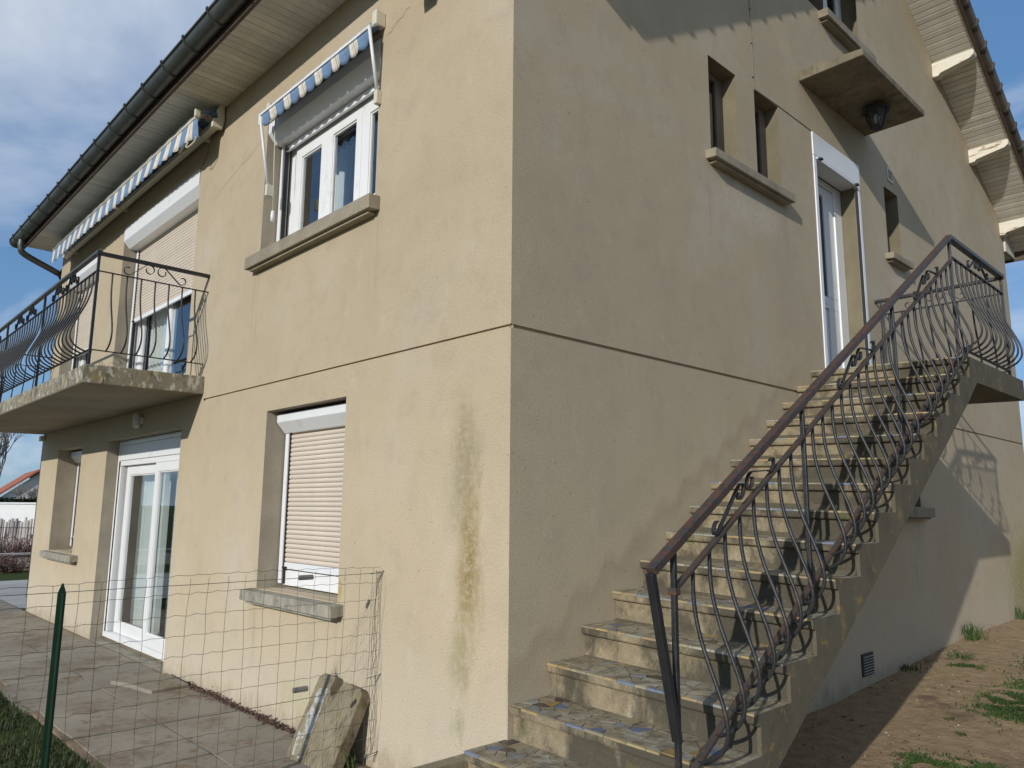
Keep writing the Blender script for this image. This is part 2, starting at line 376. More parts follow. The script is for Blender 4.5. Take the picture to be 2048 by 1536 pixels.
def ground_mat():
    n = N('soil and turf'); x, y, z = n.sep()[:3]
    a = n.noise(1.3, 8, .65); b = n.noise(9, 6, .65); f = n.noise(70, 4, .7)
    dirt = n.ramp(b, [(.3, (.36, .25, .14)), (.7, (.53, .385, .225))])
    dirt = n.mix(n.smooth(a, .55, .7), dirt, (.22, .16, .10))
    dirt = n.mix(n.smooth(n.noise(45, 3, .6), .66, .72), dirt, (.44, .37, .27))
    turf = n.ramp(f, [(.3, (.035, .055, .014)), (.7, (.075, .10, .028))])
    turf = n.mix(n.smooth(b, .55, .7), turf, (.12, .10, .045))
    side = n.math('ADD', x, n.math('MULTIPLY', n.math('SUBTRACT', a, .5), .4))
    on_dirt = n.math('MULTIPLY', n.smooth(side, -.2, 0.), n.smooth(x, 30, 20))
    on_dirt = n.math('MULTIPLY', on_dirt, n.smooth(y, 14, 11))
    col = n.mix(on_dirt, turf, dirt)
    n.bump(n.math('ADD', f, n.math('MULTIPLY', b, 3.)), .9, .035)
    return n.fin(col, .95, 0, .15)
tag(g.obj('ground', ground_mat(), recalc=False), kind='structure')
# pale gravel path on the right
m_gravel = plain('pale gravel', (.52, .45, .37), .95, .15, 10, 130, .8, .012, c2=(.36, .31, .25), c2lo=.5, c2hi=.7, s2=60)
p = MB(); prev = None
for i in range(61):
    y = -6 + i*.3; xl = min(1.42, max(1.16, 1.43 - .14*(y-2.7))) + .03*noise.noise((y*.9, 3, 1)) + .05*noise.noise((y*4, 1, 1))
    row = [(xl + (3.2-xl)*k/4, y, gz(xl + (3.2-xl)*k/4, y) + .018 + (.0 if k else -.025)) for k in range(5)]
    n0 = len(p.v); p.v += row
    if prev is not None:
        for k in range(4): p.face((prev+k, prev+k+1, n0+k+1, n0+k), 0, True)
    prev = n0
tag(p.obj('path', m_gravel), kind='structure')

# paving along the front, slab by slab
pv = MB(); pv.box(-12.4, .9, -1.24, 0, -.32, -.187)
paving = tag(pv.obj('paving', plain('muddy joint', (.22, .16, .10), .95, .3, 4, 60, .5, .01)), kind='structure')
xcur = -12.35
pr = random.Random(3)
while xcur < .6:
    w = pr.choice([.78, .95, 1.1, 1.25])
    for (ya, yb) in ((-1.22 + pr.uniform(-.05, .03), -.63), (-.62, -.03)):
        if xcur + w > -.1: break
        tilt = Matrix.Translation((xcur+w/2, (ya+yb)/2, -.19)) @ Matrix.Rotation(pr.uniform(-.007, .007), 4, 'X') @ Matrix.Rotation(pr.uniform(-.006, .006), 4, 'Y')
        b = MB(); hw, hy = w/2-.006, (yb-ya)/2-.004
        pts = [(-hw, -hy), (-hw*.3, -hy-pr.uniform(0, .02)), (hw*.4, -hy-pr.uniform(0, .02)), (hw, -hy), (hw, hy), (-hw, hy)]
        b.prism(pts, lambda q, t: tilt @ Vector((q[0], q[1], t)), -.04, .008 + pr.uniform(0, .004))
        b.obj('paving_slab', m_pave, paving)
    xcur += w
# lifted broken corner of a slab next to the door
b = MB(); M_ = Matrix.Translation((-4.36, -.27, -.168)) @ Matrix.Rotation(R(4), 4, 'Z') @ Matrix.Rotation(R(1.2), 4, 'Y')
b.prism([(-.30, -.17), (-.22, -.25), (.0, -.17), (.24, -.15), (.36, -.13), (.34, .20), (-.20, .24)], lambda q, t: M_ @ Vector((q[0], q[1], t)), -.015, .022)
tag(b.obj('slab_fragment', m_pave, None, .006), 'flat broken concrete slab fragment lying loose on the paving by the sliding door', 'slab fragment')
# pale concrete apron and lane beyond the house
b = MB(); b.quad((-16.0, -7, -.19), (-10.9, -7, -.19), (-10.9, .8, -.19), (-16.0, 4, -.19))
tag(b.obj('driveway', concrete('pale concrete drive', (.50, .48, .44), None, dk=.3, s=.8)), kind='structure')

# ------------------------------------------------------------------ house
house = thing('house', (-5.3, 5.3, -.2), 'large two-storey beige rendered house with gable, balcony and white roller shutters', 'house')
XL, YB, ZE = -10.56, 10.60, 5.44            # left end, back, eaves
ZG0, ZG1 = 2.388, 2.408                      # shadow groove between the storeys
RD = .30                                     # reveal depth
def roof_z(y):                               # underside of the roof boards
    return 5.83 + .586*(5.3-abs(y-5.3))
def holed_wall(name, us, zs, holes, f, groove=None, top=None, depth=RD):
    """wall sheet in (u, z); holes (u0,u1,z0,z1); f(u,z,d) -> point; groove (u0,u1)"""
    U = sorted(set(us + [h[0] for h in holes] + [h[1] for h in holes] + (list(groove) if groove else [])))
    Z = sorted(set(zs + [h[2] for h in holes] + [h[3] for h in holes] + [ZG0, ZG1]))
    b = MB()
    def inhole(u, z): return any(h[0] < u < h[1] and h[2] < z < h[3] for h in holes)
    for i in range(len(U)-1):
        ua, ub = U[i], U[i+1]; um = (ua+ub)/2
        for j in range(len(Z)-1):
            za, zb = Z[j], Z[j+1]; zm = (za+zb)/2
            if inhole(um, zm): continue
            if groove and ZG0 <= za < ZG1 and groove[0] <= um <= groove[1]:
                g_ = .016
                b.quad(f(ua,za,g_), f(ub,za,g_), f(ub,zb,g_), f(ua,zb,g_))
                b.quad(f(ua,za,0), f(ub,za,0), f(ub,za,g_), f(ua,za,g_)); b.quad(f(ua,zb,g_), f(ub,zb,g_), f(ub,zb,0), f(ua,zb,0))
            else: b.quad(f(ua,za,0), f(ub,za,0), f(ub,zb,0), f(ua,zb,0))
        if top:
            zt = Z[-1]
            hh = [h for h in top[1] if h[0] < um < h[1]]
            if hh:
                b.quad(f(ua,zt,0), f(ub,zt,0), f(ub,hh[0][2],0), f(ua,hh[0][2],0))
                b.quad(f(ua,hh[0][3],0), f(ub,hh[0][3],0), f(ub,top[0](ub),0), f(ua,top[0](ua),0))
            else: b.quad(f(ua,zt,0), f(ub,zt,0), f(ub,top[0](ub),0), f(ua,top[0](ua),0))
    for hh in holes + (top[1] if top else []):
        (u0,u1,z0,z1) = hh[:4]; depth = hh[4] if len(hh) > 4 else RD
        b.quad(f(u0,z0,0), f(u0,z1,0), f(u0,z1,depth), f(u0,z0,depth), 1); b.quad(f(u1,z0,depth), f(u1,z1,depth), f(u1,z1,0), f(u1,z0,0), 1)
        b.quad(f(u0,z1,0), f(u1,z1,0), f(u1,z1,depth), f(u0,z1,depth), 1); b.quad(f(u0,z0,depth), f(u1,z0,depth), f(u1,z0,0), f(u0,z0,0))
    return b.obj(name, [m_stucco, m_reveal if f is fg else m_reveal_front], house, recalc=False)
ff = lambda u, z, d: (u, d, z)
fg = lambda u, z, d: (-d, u, z)
H_W1 = (-2.935, -1.70, .75, 2.17); H_D = (-7.24, -4.81, -.19, 2.17); H_W0 = (-9.575, -8.35, .75, 2.17, .34)
H_U = (-3.26, -1.43, 3.585, 4.85); H_UD1 = (-7.33, -4.83, 2.632, 4.95); H_UD2 = (-10.05, -8.35, 2.632, 4.95)
holed_wall('front_wall', [XL, 0.], [-.5, 5.6], [H_W1, H_D, H_W0, H_U, H_UD1, H_UD2], ff, (-4.3, 0.))
G_S1 = (2.14, 2.56, 4.15, 4.995, .17); G_S2 = (2.865, 3.295, 4.15, 4.995, .17); G_D = (3.97, 5.01, 2.60, 4.99, .26); G_S3 = (5.725, 6.125, 4.19, 4.995, .17)
G_LW = (5.62, 6.12, 1.44, 2.05, .2); G_T = (4.42, 5.42, 6.45, 7.75, .25)
holed_wall('gable_wall', [0., 5.3, YB], [-.5, 5.6], [G_S1, G_S2, G_D, G_S3, G_LW], fg, (0., YB), (roof_z, [G_T]))
b = MB()
b.quad((XL,0,-.5), (XL,YB,-.5), (XL,YB,5.7), (XL,0,5.7)); b.poly([(XL,0,5.7), (XL,YB,5.7), (XL,5.3,roof_z(5.3))])
b.quad((XL,YB,-.5), (0,YB,-.5), (0,YB,5.7), (XL,YB,5.7)); b.obj('back_wall', m_stucco, house, recalc=False)
b = MB(); b.box(XL+.05, -.3, .45, YB-.05, 2.40, 2.60); b.box(XL+.05, -.3, .45, YB-.05, 5.42, 5.60); b.box(XL+.05, -.3, .3, YB-.05, -.3, -.16)
b.box(XL+.05, -.28, 4.0, 4.1, -.15, 5.4); b.box(-4.3, -4.2, .45, 4, -.15, 5.4); b.obj('floor_slab', m_room, house)

# roof, boards, eaves
b = MB()
X0, X1 = XL-.12, .52
for s_ in (1, -1):
    yy = (lambda q: q) if s_ == 1 else (lambda q: 10.6-q)
    def rp(q, t): return (t, yy(q[0]), q[1])
    prof = [(-.56, roof_z(-.56)+.03), (5.3, roof_z(5.3)+.03), (5.3, roof_z(5.3)+.09), (-.56, roof_z(-.56)+.06)]
    b.prism(prof, rp, X0, X1)
roof = b.obj('roof', m_fascia, house)
sl = math.atan(.586)
def tile_mesh(n_, w, l):
    q = MB(); k = 6
    for t in range(2):
        for i in range(k+1):
            a = math.pi*i/k; q.v.append((-w/2*math.cos(a), t*l, .05*math.sin(a) + .012*t)); 
    for i in range(k): q.face((i, i+1, k+2+i, k+1+i), 0, True)
    n0 = len(q.v)
    for t in range(2):
        for i in range(k+1):
            a = math.pi*i/k; q.v.append((-(w/2-.012)*math.cos(a), t*l, .038*math.sin(a) + .012*t))
    for i in range(k): q.face((n0+i+1, n0+i, n0+k+1+i, n0+k+2+i), 0, True); q.face((i+1, i, n0+i, n0+i+1))
    return q.mesh(n_, m_tile)
tm = tile_mesh('eave_tile', .22, .45)
for i in range(51):
    o = link('eave_tile', tm, roof, 0, (X0+.11+i*.218, -.59, roof_z(-.59)+.045)); o.rotation_euler = (sl, 0, 0)
q = MB()
q.prism([(.03, .005), (.11, .005), (.126, .02), (.132, .14), (.115, .15), (.10, .06), (.03, .06)], lambda p_, t: (p_[0], t, p_[1]), 0, .36)
q.prism([(.085, -.003), (.130, -.003), (.142, .02), (.148, .16), (.11, .168)], lambda p_, t: (p_[0], t, p_[1]), .325, .365)
vm = q.mesh('verge_tile', plain('dark weathered verge tile', (.085, .07, .052), .85, .3, 6, 60, .3, .004, c2=(.16, .13, .08), s2=5, rand=.3))
L_ = 5.95/math.cos(sl)
for s_ in (1, -1):
    for i in range(20):
        y = -.66 + i*.30 if s_ == 1 else 11.26 - i*.30
        z = roof_z(y) + .03
        o = link('verge_tile', vm, roof, 0, (.47, y, z))
        o.rotation_euler = (sl, 0, 0) if s_ == 1 else (sl, 0, math.pi)
        if s_ == -1: o.rotation_euler = (-sl, 0, 0); o.location.y -= .30; o.location.z = roof_z(y-.30) + .03 - 0.586*0 + .0
# soffit boards under the gable overhang
BW = .082
q = MB(); q.prism([(0, .003), (.006, 0), (BW-.012, 0), (BW-.007, .003), (BW-.007, .014), (BW, .014), (BW, .02), (0, .02)], lambda p_, t: (t, p_[0], p_[1]), 0, .505); bm_ = q.mesh('soffit_board', m_soffit)
def verge_soffit():
    base = MB(); base.box(.475, .50, 5.28, 5.32, 8.8, 8.95)
    rs = base.obj('verge_soffit', m_fascia, house)
    for i in range(84):
        y = 5.3 + i*BW*math.cos(sl)
        o = link('board', bm_, rs, 0, (.001, y, roof_z(y) + rnd.uniform(-.002, .002))); o.rotation_euler = (-sl, 0, 0)
    q = MB(); q.prism([(-.52, 0), (5.3, 0), (5.3, .02), (-.52, .02)], lambda p_, t: (t, p_[0], roof_z(p_[0]) + p_[1]), .001, .505); q.obj('panel', m_soffit, rs)
    for s_ in (1, -1):
        q = MB(); q.prism([(.505, -.02), (.535, -.02), (.535, .14), (.505, .14)], lambda p_, t: (p_[0], 5.3 + s_*t, roof_z(5.3+s_*t)+p_[1]), 0, 5.9)
        q.obj('verge_board', m_fascia, rs)
verge_soffit()
# purlin ends
def purlin(y, zt):
    q = MB(); prof = [(.004, -.215), (.075, -.215), (.10, -.185), (.455, -.125), (.505, -.09), (.515, -.045), (.50, -.01), (.004, -.01)]
    q.prism(prof, lambda p_, t: (p_[0], t, zt + p_[1]), y-.065, y+.065); q.obj('purlin', m_peel, house, .006)
for y in (7.86, 9.20, 10.50, 2.74, 1.40, .10): purlin(y, roof_z(y) - .036)
# boxed eaves at the front and the back
def eave(sign):
    Y = (lambda v: v) if sign == 1 else (lambda v: 10.6 - v)
    q = MB(); q.box(X0, .50, min(Y(-.515), Y(-.545)), max(Y(-.515), Y(-.545)), 5.375, 5.56)
    e = q.obj('fascia', m_fascia, house)
    q = MB(); w = .086; q.box(0, w, min(Y(-.512), Y(-.004)), max(Y(-.512), Y(-.004)), 0, .018)
    q.box(w, .092, min(Y(-.512), Y(-.004)), max(Y(-.512), Y(-.004)), .008, .018)
    me = q.mesh('eave_board', m_soffit)
    n_ = int(-X0/.092)
    for i in range(n_ + (0 if sign == 1 else 0)):
        x = X0 + i*.092
        if sign == -1 and x < -1: continue
        link('board', me, e, 0, (x, 0, 5.415 + rnd.uniform(-.0015, .0015)))
    # closing cheek of the box under the verge
    q = MB(); q.prism([(Y(-.51), 5.41), (Y(.0), 5.42), (Y(.0), roof_z(0)-.02), (Y(-.51), roof_z(-.51)-.005)], lambda p_, t: (t, p_[0], p_[1]), .0 + .005, .03)
    q.obj('eave_cheek', m_soffit, e)
eave(1); eave(-1)
# gutter
GY, GZ, GR = -.612, 5.510, .090
q = MB(); k = 10
for side, rr in ((0, GR), (1, GR-.006)):
    for t in (XL-.25, .50):
        for i in range(k+1):
            a = math.pi + math.pi*i/k; q.v.append((t, GY + rr*math.cos(a), GZ + rr*math.sin(a)))
for s_ in (0, 1):
    o_ = s_*2*(k+1)
    for i in range(k): q.face((o_+i, o_+i+1, o_+k+2+i, o_+k+1+i), 0, True)
q.tube([(XL-.25, GY-GR-.006, GZ), (.50, GY-GR-.006, GZ)], .011, 8)
for t in (XL-.25, .50):
    q.poly([(t, GY + GR*math.cos(math.pi+math.pi*i/k), GZ + GR*math.sin(math.pi+math.pi*i/k)) for i in range(k+1)])
gut = q.obj('gutter', m_zinc, house)
q = MB(); q.sweep([(0, (GR+.004)*math.cos(math.pi+math.pi*i/12), (GR+.004)*math.sin(math.pi+math.pi*i/12)) for i in range(13)], [(-.014,-.002), (.014,-.002), (.014,.003), (-.014,.003)], None, 0, False)
q.box(-.014, .014, -GR-.026, -GR-.002, -.004, .016)
hk = q.mesh('gutter_hook', m_zinc)
for i in range(21): link('gutter_hook', hk, gut, 0, (-10.55 + i*.54, GY, GZ))
q = MB(); q.lathe([(.0, -.012), (GR+.012, -.012), (GR+.012, .012), (0, .012)], (XL-.255, GY, GZ-.01), 20, 0, 'X', False); q.obj('gutter_end', m_zinc, gut)
q = MB(); q.tube(spline([(-10.42, GY, GZ-.06), (-10.42, GY, GZ-.19), (-10.46, GY+.07, GZ-.29), (-10.66, -.06, GZ-.42), (-10.68, .02, GZ-.48), (-10.68, .06, 4.7), (-10.68, .06, 0.)], 5), .048, 12)
q.obj('downpipe', m_zinc, gut)

# sills
def sill(name, u0, u1, z0, z1, out, f, mat, back=.19):
    q = MB(); q.prism([(-out, z1-.006), (-out, z0), (-out+.03, z0-.0), (-out+.03, z0-.012), (.003, z0-.012), (.003, z1), (-.0, z1)] if False else [(-out, z0), (-out, z1-.008), (back, z1+.004), (back, z0+.01), (.02, z0+.01), (-out+.035, z0)], lambda p_, t: f(t, p_[1], p_[0]), u0, u1)
    q.prism([(-out+.03, z0-.022), (-out+.03, z0-.001), (-.001, z0-.001), (-.001, z0-.022)], lambda p_, t: f(t, p_[1], p_[0]), u0+.05, u1-.05)
    return q.obj(name, mat, house, .005)
sill('window_sill', -3.36, -1.36, 3.46, 3.575, .095, ff, m_sill)
sill('window_sill', -3.02, -1.62, .66, .748, .10, ff, m_sill_grey)
sill('window_sill', -9.62, -8.05, .66, .748, .10, ff, m_sill_grey)
sill('window_sill', 2.06, 3.36, 4.075, 4.155, .09, fg, m_sill)
sill('window_sill', 5.63, 6.22, 4.115, 4.192, .09, fg, m_sill)
sill('window_sill', 4.28, 5.52, 6.35, 6.445, .10, fg, m_sill)
sill('window_sill', 5.50, 6.24, 1.33, 1.44, .10, fg, m_sill)

# windows and doors: u runs along the wall, d into it
def bars(name, f, lst, d0, d1, mat, parent, bevel=.004):
    q = MB()
    for (u0, u1, z0, z1) in lst:
        c = [f(u, z, d) for z in (z0, z1) for d in (d0, d1) for u in (u0, u1)]
        n0 = len(q.v); q.v += c
        for qq in ((0,2,3,1), (4,5,7,6), (0,1,5,4), (2,6,7,3), (0,4,6,2), (1,3,7,5)): q.face(tuple(n0+i for i in qq))
    return q.obj(name, mat, parent, bevel)
def pane(f, u0, u1, z0, z1, d, parent):
    q = MB(); q.quad(f(u0,z0,d), f(u1,z0,d), f(u1,z1,d), f(u0,z1,d)); return q.obj('pane', m_glass, parent, recalc=False)
def sash(f, u0, u1, z0, z1, d, w, parent, wb=None, th=.05):
    wb = wb or w
    s_ = bars('sash', f, [(u0, u0+w, z0, z1), (u1-w, u1, z0, z1), (u0+w+.0005, u1-w-.0005, z0, z0+wb), (u0+w+.0005, u1-w-.0005, z1-w, z1)], d, d+th, m_white, parent)
    # glazing bead
    e = .012
    bars('bead', f, [(u0+w, u0+w+e, z0+wb, z1-w), (u1-w-e, u1-w, z0+wb, z1-w), (u0+w+e, u1-w-e, z0+wb, z0+wb+e), (u0+w+e, u1-w-e, z1-w-e, z1-w)], d+.012, d+.035, m_white, parent, 0)
    pane(f, u0+w, u1-w, z0+wb, z1-w, d+.024, parent)
    return s_
slat_cache = {}
def slat_mesh(L, f):
    key = (round(L, 3), f is ff)
    if key not in slat_cache:
        q = MB(); k = 6; h = .037
        prof = [(-.0085*math.sin(math.pi*i/k), i/k*(h-.003)) for i in range(k+1)] + [(.004, h-.003), (.004, 0)]
        q.prism(prof, lambda p_, t: f(t, p_[1], p_[0]), 0, L)
        slat_cache[key] = q.mesh('shutter_slat', m_slat)
    return slat_cache[key]
def shutter(f, u0, u1, ztop, zbot, d, boxz, boxd, zguide):
    """box housing with guides; slats as pieces"""
    # housing
    z0, z1 = boxz; d0, d1 = boxd
    q = MB(); q.prism([(d0, z1-.01), (d0, z0+.085), (d0+.075, z0), (d1, z0), (d1, z1-.01)], lambda p_, t: f(t, p_[1], p_[0]), u0+.012, u1-.012)
    sh = q.obj('roller_shutter', m_whiteb, house, .004)
    bars('guide', f, [(u0+.014, u0+.066, zguide, z0-.001)], d-.03, d+.03, m_whiteb, sh)
    bars('guide', f, [(u1-.066, u1-.014, zguide, z0-.001)], d-.03, d+.03, m_whiteb, sh)
    for ua in (u0+.067, u1-.075): bars('guide_seal', f, [(ua, ua+.008, zguide, z0-.001)], d-.018, d+.02, m_black, sh, 0)
    me = slat_mesh(u1-u0-.15, f); z = zbot + .055
    base = f(u0+.075, 0, d)
    while z < ztop:
        link('slat', me, sh, 0, (base[0], base[1], z)); z += .037
    bars('bottom_bar', f, [(u0+.076, u1-.076, zbot, zbot+.052)], d-.012, d+.012, m_whiteb, sh)
    for ua in (u0+.09, u1-.13): bars('stop', f, [(ua, ua+.04, zbot+.004, zbot+.020)], d-.04, d-.0125, m_black, sh)
    return sh
def frame(f, u0, u1, z0, z1, d, w=.055, th=.07, wb=None):
    wb = wb or w
    return bars('window', f, [(u0, u0+w, z0, z1), (u1-w, u1, z0, z1), (u0+w+.0005, u1-w-.0005, z0, z0+wb), (u0+w+.0005, u1-w-.0005, z1-w, z1)], d, d+th, m_white, house)
def curtain(u0, u1, z0, z1, d, f, parent, folds=9, amp=.03):
    q = MB(); n_ = folds*8; z = (z0, z1)
    for i in range(n_+1):
        u = lerp(u0, u1, i/n_); dd = d + amp*math.sin(i/n_*folds*2*math.pi) + .4*amp*math.sin(i*1.7)
        for zz in z: q.v.append(f(u, zz, dd))
    for i in range(n_): q.face((2*i, 2*i+2, 2*i+3, 2*i+1), 0, True)
    return q.obj('curtain', m_curtain, parent, recalc=False)

# ground floor window, shutter nearly closed
w = frame(ff, -2.93, -1.705, .762, 2.0, .245, .06, .05, .09)
sash(ff, -2.865, -2.32, .86, 1.935, .25, .07, w, None, .04); sash(ff, -2.315, -1.77, .86, 1.935, .25, .07, w, None, .04)
shutter(ff, -2.935, -1.70, 1.99, .895, .20, (1.995, 2.155), (.085, .24), .78)
bars('sill_rail', ff, [(-2.92, -1.71, .765, .885)], .205, .235, m_white, w)
# far ground floor window
w = frame(ff, -9.57, -8.355, .762, 2.0, .325, .06, .03, .09)
shutter(ff, -9.575, -8.35, 1.99, .895, .29, (1.995, 2.155), (.16, .32), .80)
# sliding door
w = frame(ff, -7.235, -4.815, -.155, 2.165, .135, .05, .12, .06)
bars('head_panel', ff, [(-7.18, -4.87, 1.93, 2.112)], .14, .18, m_whiteb, w)
bars('head_rail', ff, [(-7.18, -4.87, 1.865, 1.926)], .15, .22, m_white, w)
sash(ff, -7.06, -5.74, -.09, 1.862, .20, .11, w, .12); sash(ff, -5.90, -4.87, -.09, 1.862, .142, .10, w, .13)
bars('track', ff, [(-7.18, -4.87, -.15, -.093)], .14, .25, m_white, w)
bars('guide', ff, [(-7.17, -7.12, -.09, 1.86)], .145, .25, m_white, w)
bars('seal', ff, [(-7.185, -7.174, -.15, 1.92)], .136, .20, m_black, w, 0)
curtain(-7.1, -6.15, -.1, 1.9, .40, ff, w, 8); curtain(-5.85, -4.85, -.1, 1.9, .36, ff, w, 10, .02)
b = MB(); b.box(-7.24, -4.81, .003, .134, -.30, -.185); b.obj('threshold', m_conc, house)
# first floor window with the small awning
w = frame(ff, -3.225, -1.44, 3.60, 4.66, .225, .06, .06)
bars('mullion', ff, [(-3.164, -3.085, 3.662, 4.598)], .225, .28, m_white, w); bars('mullion', ff, [(-2.555, -2.495, 3.662, 4.598)], .235, .28, m_white, w); bars('mullion', ff, [(-2.01, -1.94, 3.662, 4.598)], .235, .28, m_white, w)
sash(ff, -3.08, -2.528, 3.664, 4.596, .205, .10, w, None, .03); sash(ff, -2.525, -1.985, 3.664, 4.596, .205, .085, w, None, .03); sash(ff, -1.98, -1.50, 3.664, 4.596, .205, .11, w, None, .03)
shutter(ff, -3.26, -1.43, 4.60, 4.60, .165, (4.655, 4.848), (.0, .215), 3.60)
curtain(-3.1, -2.5, 3.62, 4.6, .50, ff, w, 7, .02)
# balcony doors
for (u0, u1), zb in (((-7.33, -4.83), 3.70), ((-10.05, -8.35), 3.62)):
    w = frame(ff, u0+.005, u1-.005, 2.64, 4.69, .235, .06, .06); um = (u0+u1)/2
    sash(ff, u0+.07, um-.0 + .06, 2.70, 4.62, .262, .10, w, .12, .03); sash(ff, um-.10, u1-.07, 2.70, 4.62, .226, .10, w, .12, .03)
    shutter(ff, u0, u1, 4.69, zb, .185, (4.675, 4.945), (-.012, .23), 2.64)
    curtain(u0+.1, u0+.95, 2.64, 4.6, .40, ff, w, 8)
# gable slits
for h in (G_S1, G_S2, G_S3):
    z0 = 4.165 if h is not G_S3 else 4.2
    w = bars('window', fg, [(h[0]+.004, h[0]+.05, z0, h[3]-.004), (h[1]-.11, h[1]-.004, z0, h[3]-.004), (h[0]+.0505, h[1]-.1105, z0, z0+.05), (h[0]+.0505, h[1]-.1105, h[3]-.054, h[3]-.004)], .125, .16, m_brownframe, house)
    pane(fg, h[0]+.05, h[1]-.11, z0+.05, h[3]-.054, .145, w)
w = frame(fg, G_LW[0]+.004, G_LW[1]-.004, 1.45, 2.045, .14, .05, .05); pane(fg, G_LW[0]+.05, G_LW[1]-.05, 1.5, 2.0, .165, w)
# attic window
w = frame(fg, G_T[0]+.004, G_T[1]-.004, 6.46, 7.745, .21, .055, .06)
sash(fg, 4.48, 4.92, 6.52, 7.69, .195, .08, w); sash(fg, 4.92, 5.36, 6.52, 7.69, .195, .08, w)
# entrance door with its shutter box
dr = bars('door', fg, [(4.03, 4.95, 2.66, 4.70)], .225, .255, m_white, house)
bars('door_frame', fg, [(3.975, 4.03, 2.62, 4.76), (4.83, 5.005, 2.62, 4.76), (4.031, 4.829, 4.701, 4.76)], .19, .224, m_white, dr)
bars('rail', fg, [(4.031, 4.828, 3.40, 3.52), (4.031, 4.14, 2.68, 3.399), (4.60, 4.828, 2.68, 3.399), (4.031, 4.14, 3.521, 4.69), (4.60, 4.828, 3.521, 4.69), (4.141, 4.599, 2.68, 2.80), (4.141, 4.599, 4.60, 4.69)], .205, .224, m_white, dr, .005)
q = MB(); q.quad(fg(4.14,3.53,.2235), fg(4.60,3.53,.2235), fg(4.60,4.59,.2235), fg(4.14,4.59,.2235)); q.obj('pane', plain('dark door glass', (.035, .038, .04), .08, .05, bump=0), dr, recalc=False)
bars('letter_plate', fg, [(4.46, 4.58, 3.44, 3.48)], .20, .205, m_whiteb, dr, 0)
sb = bars('shutter_box', fg, [(3.95, 5.03, 4.765, 4.998)], -.012, .185, m_whiteb, house)
bars('guide', fg, [(3.953, 4.012, 2.64, 4.764)], -.010, .03, m_whiteb, sb); bars('guide', fg, [(4.968, 5.027, 2.64, 4.764)], -.010, .03, m_whiteb, sb)
bars('seal', fg, [(4.962, 4.967, 2.64, 4.72)], -.008, .025, m_black, sb, 0)
bars('bottom_bar', fg, [(4.02, 4.96, 4.738, 4.762)], -.014, .006, m_whiteb, sb)
for ua in (4.04, 4.88): bars('stop', fg, [(ua, ua+.05, 4.735, 4.755)], -.045, -.0145, m_black, sb)
b = MB(); b.box(-.29, -.003, 3.975, 5.005, 2.602, 2.655); b.obj('threshold', m_conc, house, .004)
# canopy over the entrance
q = MB(); q.prism([(.0, 5.435), (.604, 5.435), (.604, 5.502), (.3, 5.525), (.0, 5.55)], lambda p_, t: (p_[0], t, p_[1]), 3.742, 5.30)
q.obj('canopy', concrete('mossy dark concrete', (.215, .185, .13), ((.27, .22, .08), .45), dark=(.07, .06, .042), dk=.65, s=5), house, .008)
# balcony slab
q = MB(); q.prism([(0, 2.455), (-1.045, 2.445), (-1.055, 2.46), (-1.055, 2.60), (-1.04, 2.612), (0, 2.628)], lambda p_, t: (t, p_[0], p_[1]), -10.52, -4.315)
bs_ = q.obj('balcony_slab', [m_conc_lichen, concrete('plain grey slab soffit', (.30, .265, .20), None, dark=(.17, .15, .11), dk=.3, s=1.2, bumpk=.2)], house, .008)
for p_ in bs_.data.polygons:
    if p_.normal.z < -.5: p_.material_index = 1
# vents, cables, clips
q = MB(); q.box(.0, .012, 4.33, 4.58, -.065, .125); vg = q.obj('vent_grille', plain('dark vent frame', (.045, .042, .038), .7), house)
q = MB(); q.prism([(.013, 0), (.022, -.004), (.024, -.001), (.015, .005)], lambda p_, t: (p_[0], t, p_[1]), 4.345, 4.565); me = q.mesh('louvre', plain('grey louvre', (.27, .25, .215), .6))
for i in range(7): link('louvre', me, vg, 0, (0, 0, -.048 + i*.024))
q = MB(); q.box(.0, .008, 4.342, 4.568, -.055, .115); 
q = MB(); q.box(.0, .014, 5.84, 6.00, 5.10, 5.26); vg = q.obj('vent_grille', m_cream, house, .003)
q = MB(); q.box(.0145, .018, 5.865, 5.975, 5.125, 5.235); q.obj('vent_mesh', m_conc, vg)
m_cable = plain('old cable sheath', (.30, .25, .18), .7)
q = MB(); q.tube([(.004, 2.845, 8.2), (.004, 2.85, 5.9), (.004, 2.865, 5.05), (.004, 2.90, 4.998), (.004, 3.3, 5.006), (.004, 3.94, 5.003)], .003, 6)
cb = q.obj('cable', m_cable, house)
for z in (5.1, 5.42, 5.75): 
    q = MB(); q.box(.001, .010, 2.848, 2.862, z-.004, z+.004); q.obj('clip', m_black, cb)
q = MB(); q.tube(spline([(-4.66, -.008, 5.30), (-4.655, -.008, 5.15), (-4.69, -.008, 5.02), (-4.80, -.008, 4.965), (-4.845, -.006, 4.97)], 5), .005, 6); q.obj('cable', m_cable, house)
b = MB(); b.box(-10.55, -10.43, -.07, -.001, 2.35, 2.43); b.obj('cable_box', m_cream, house, .006)
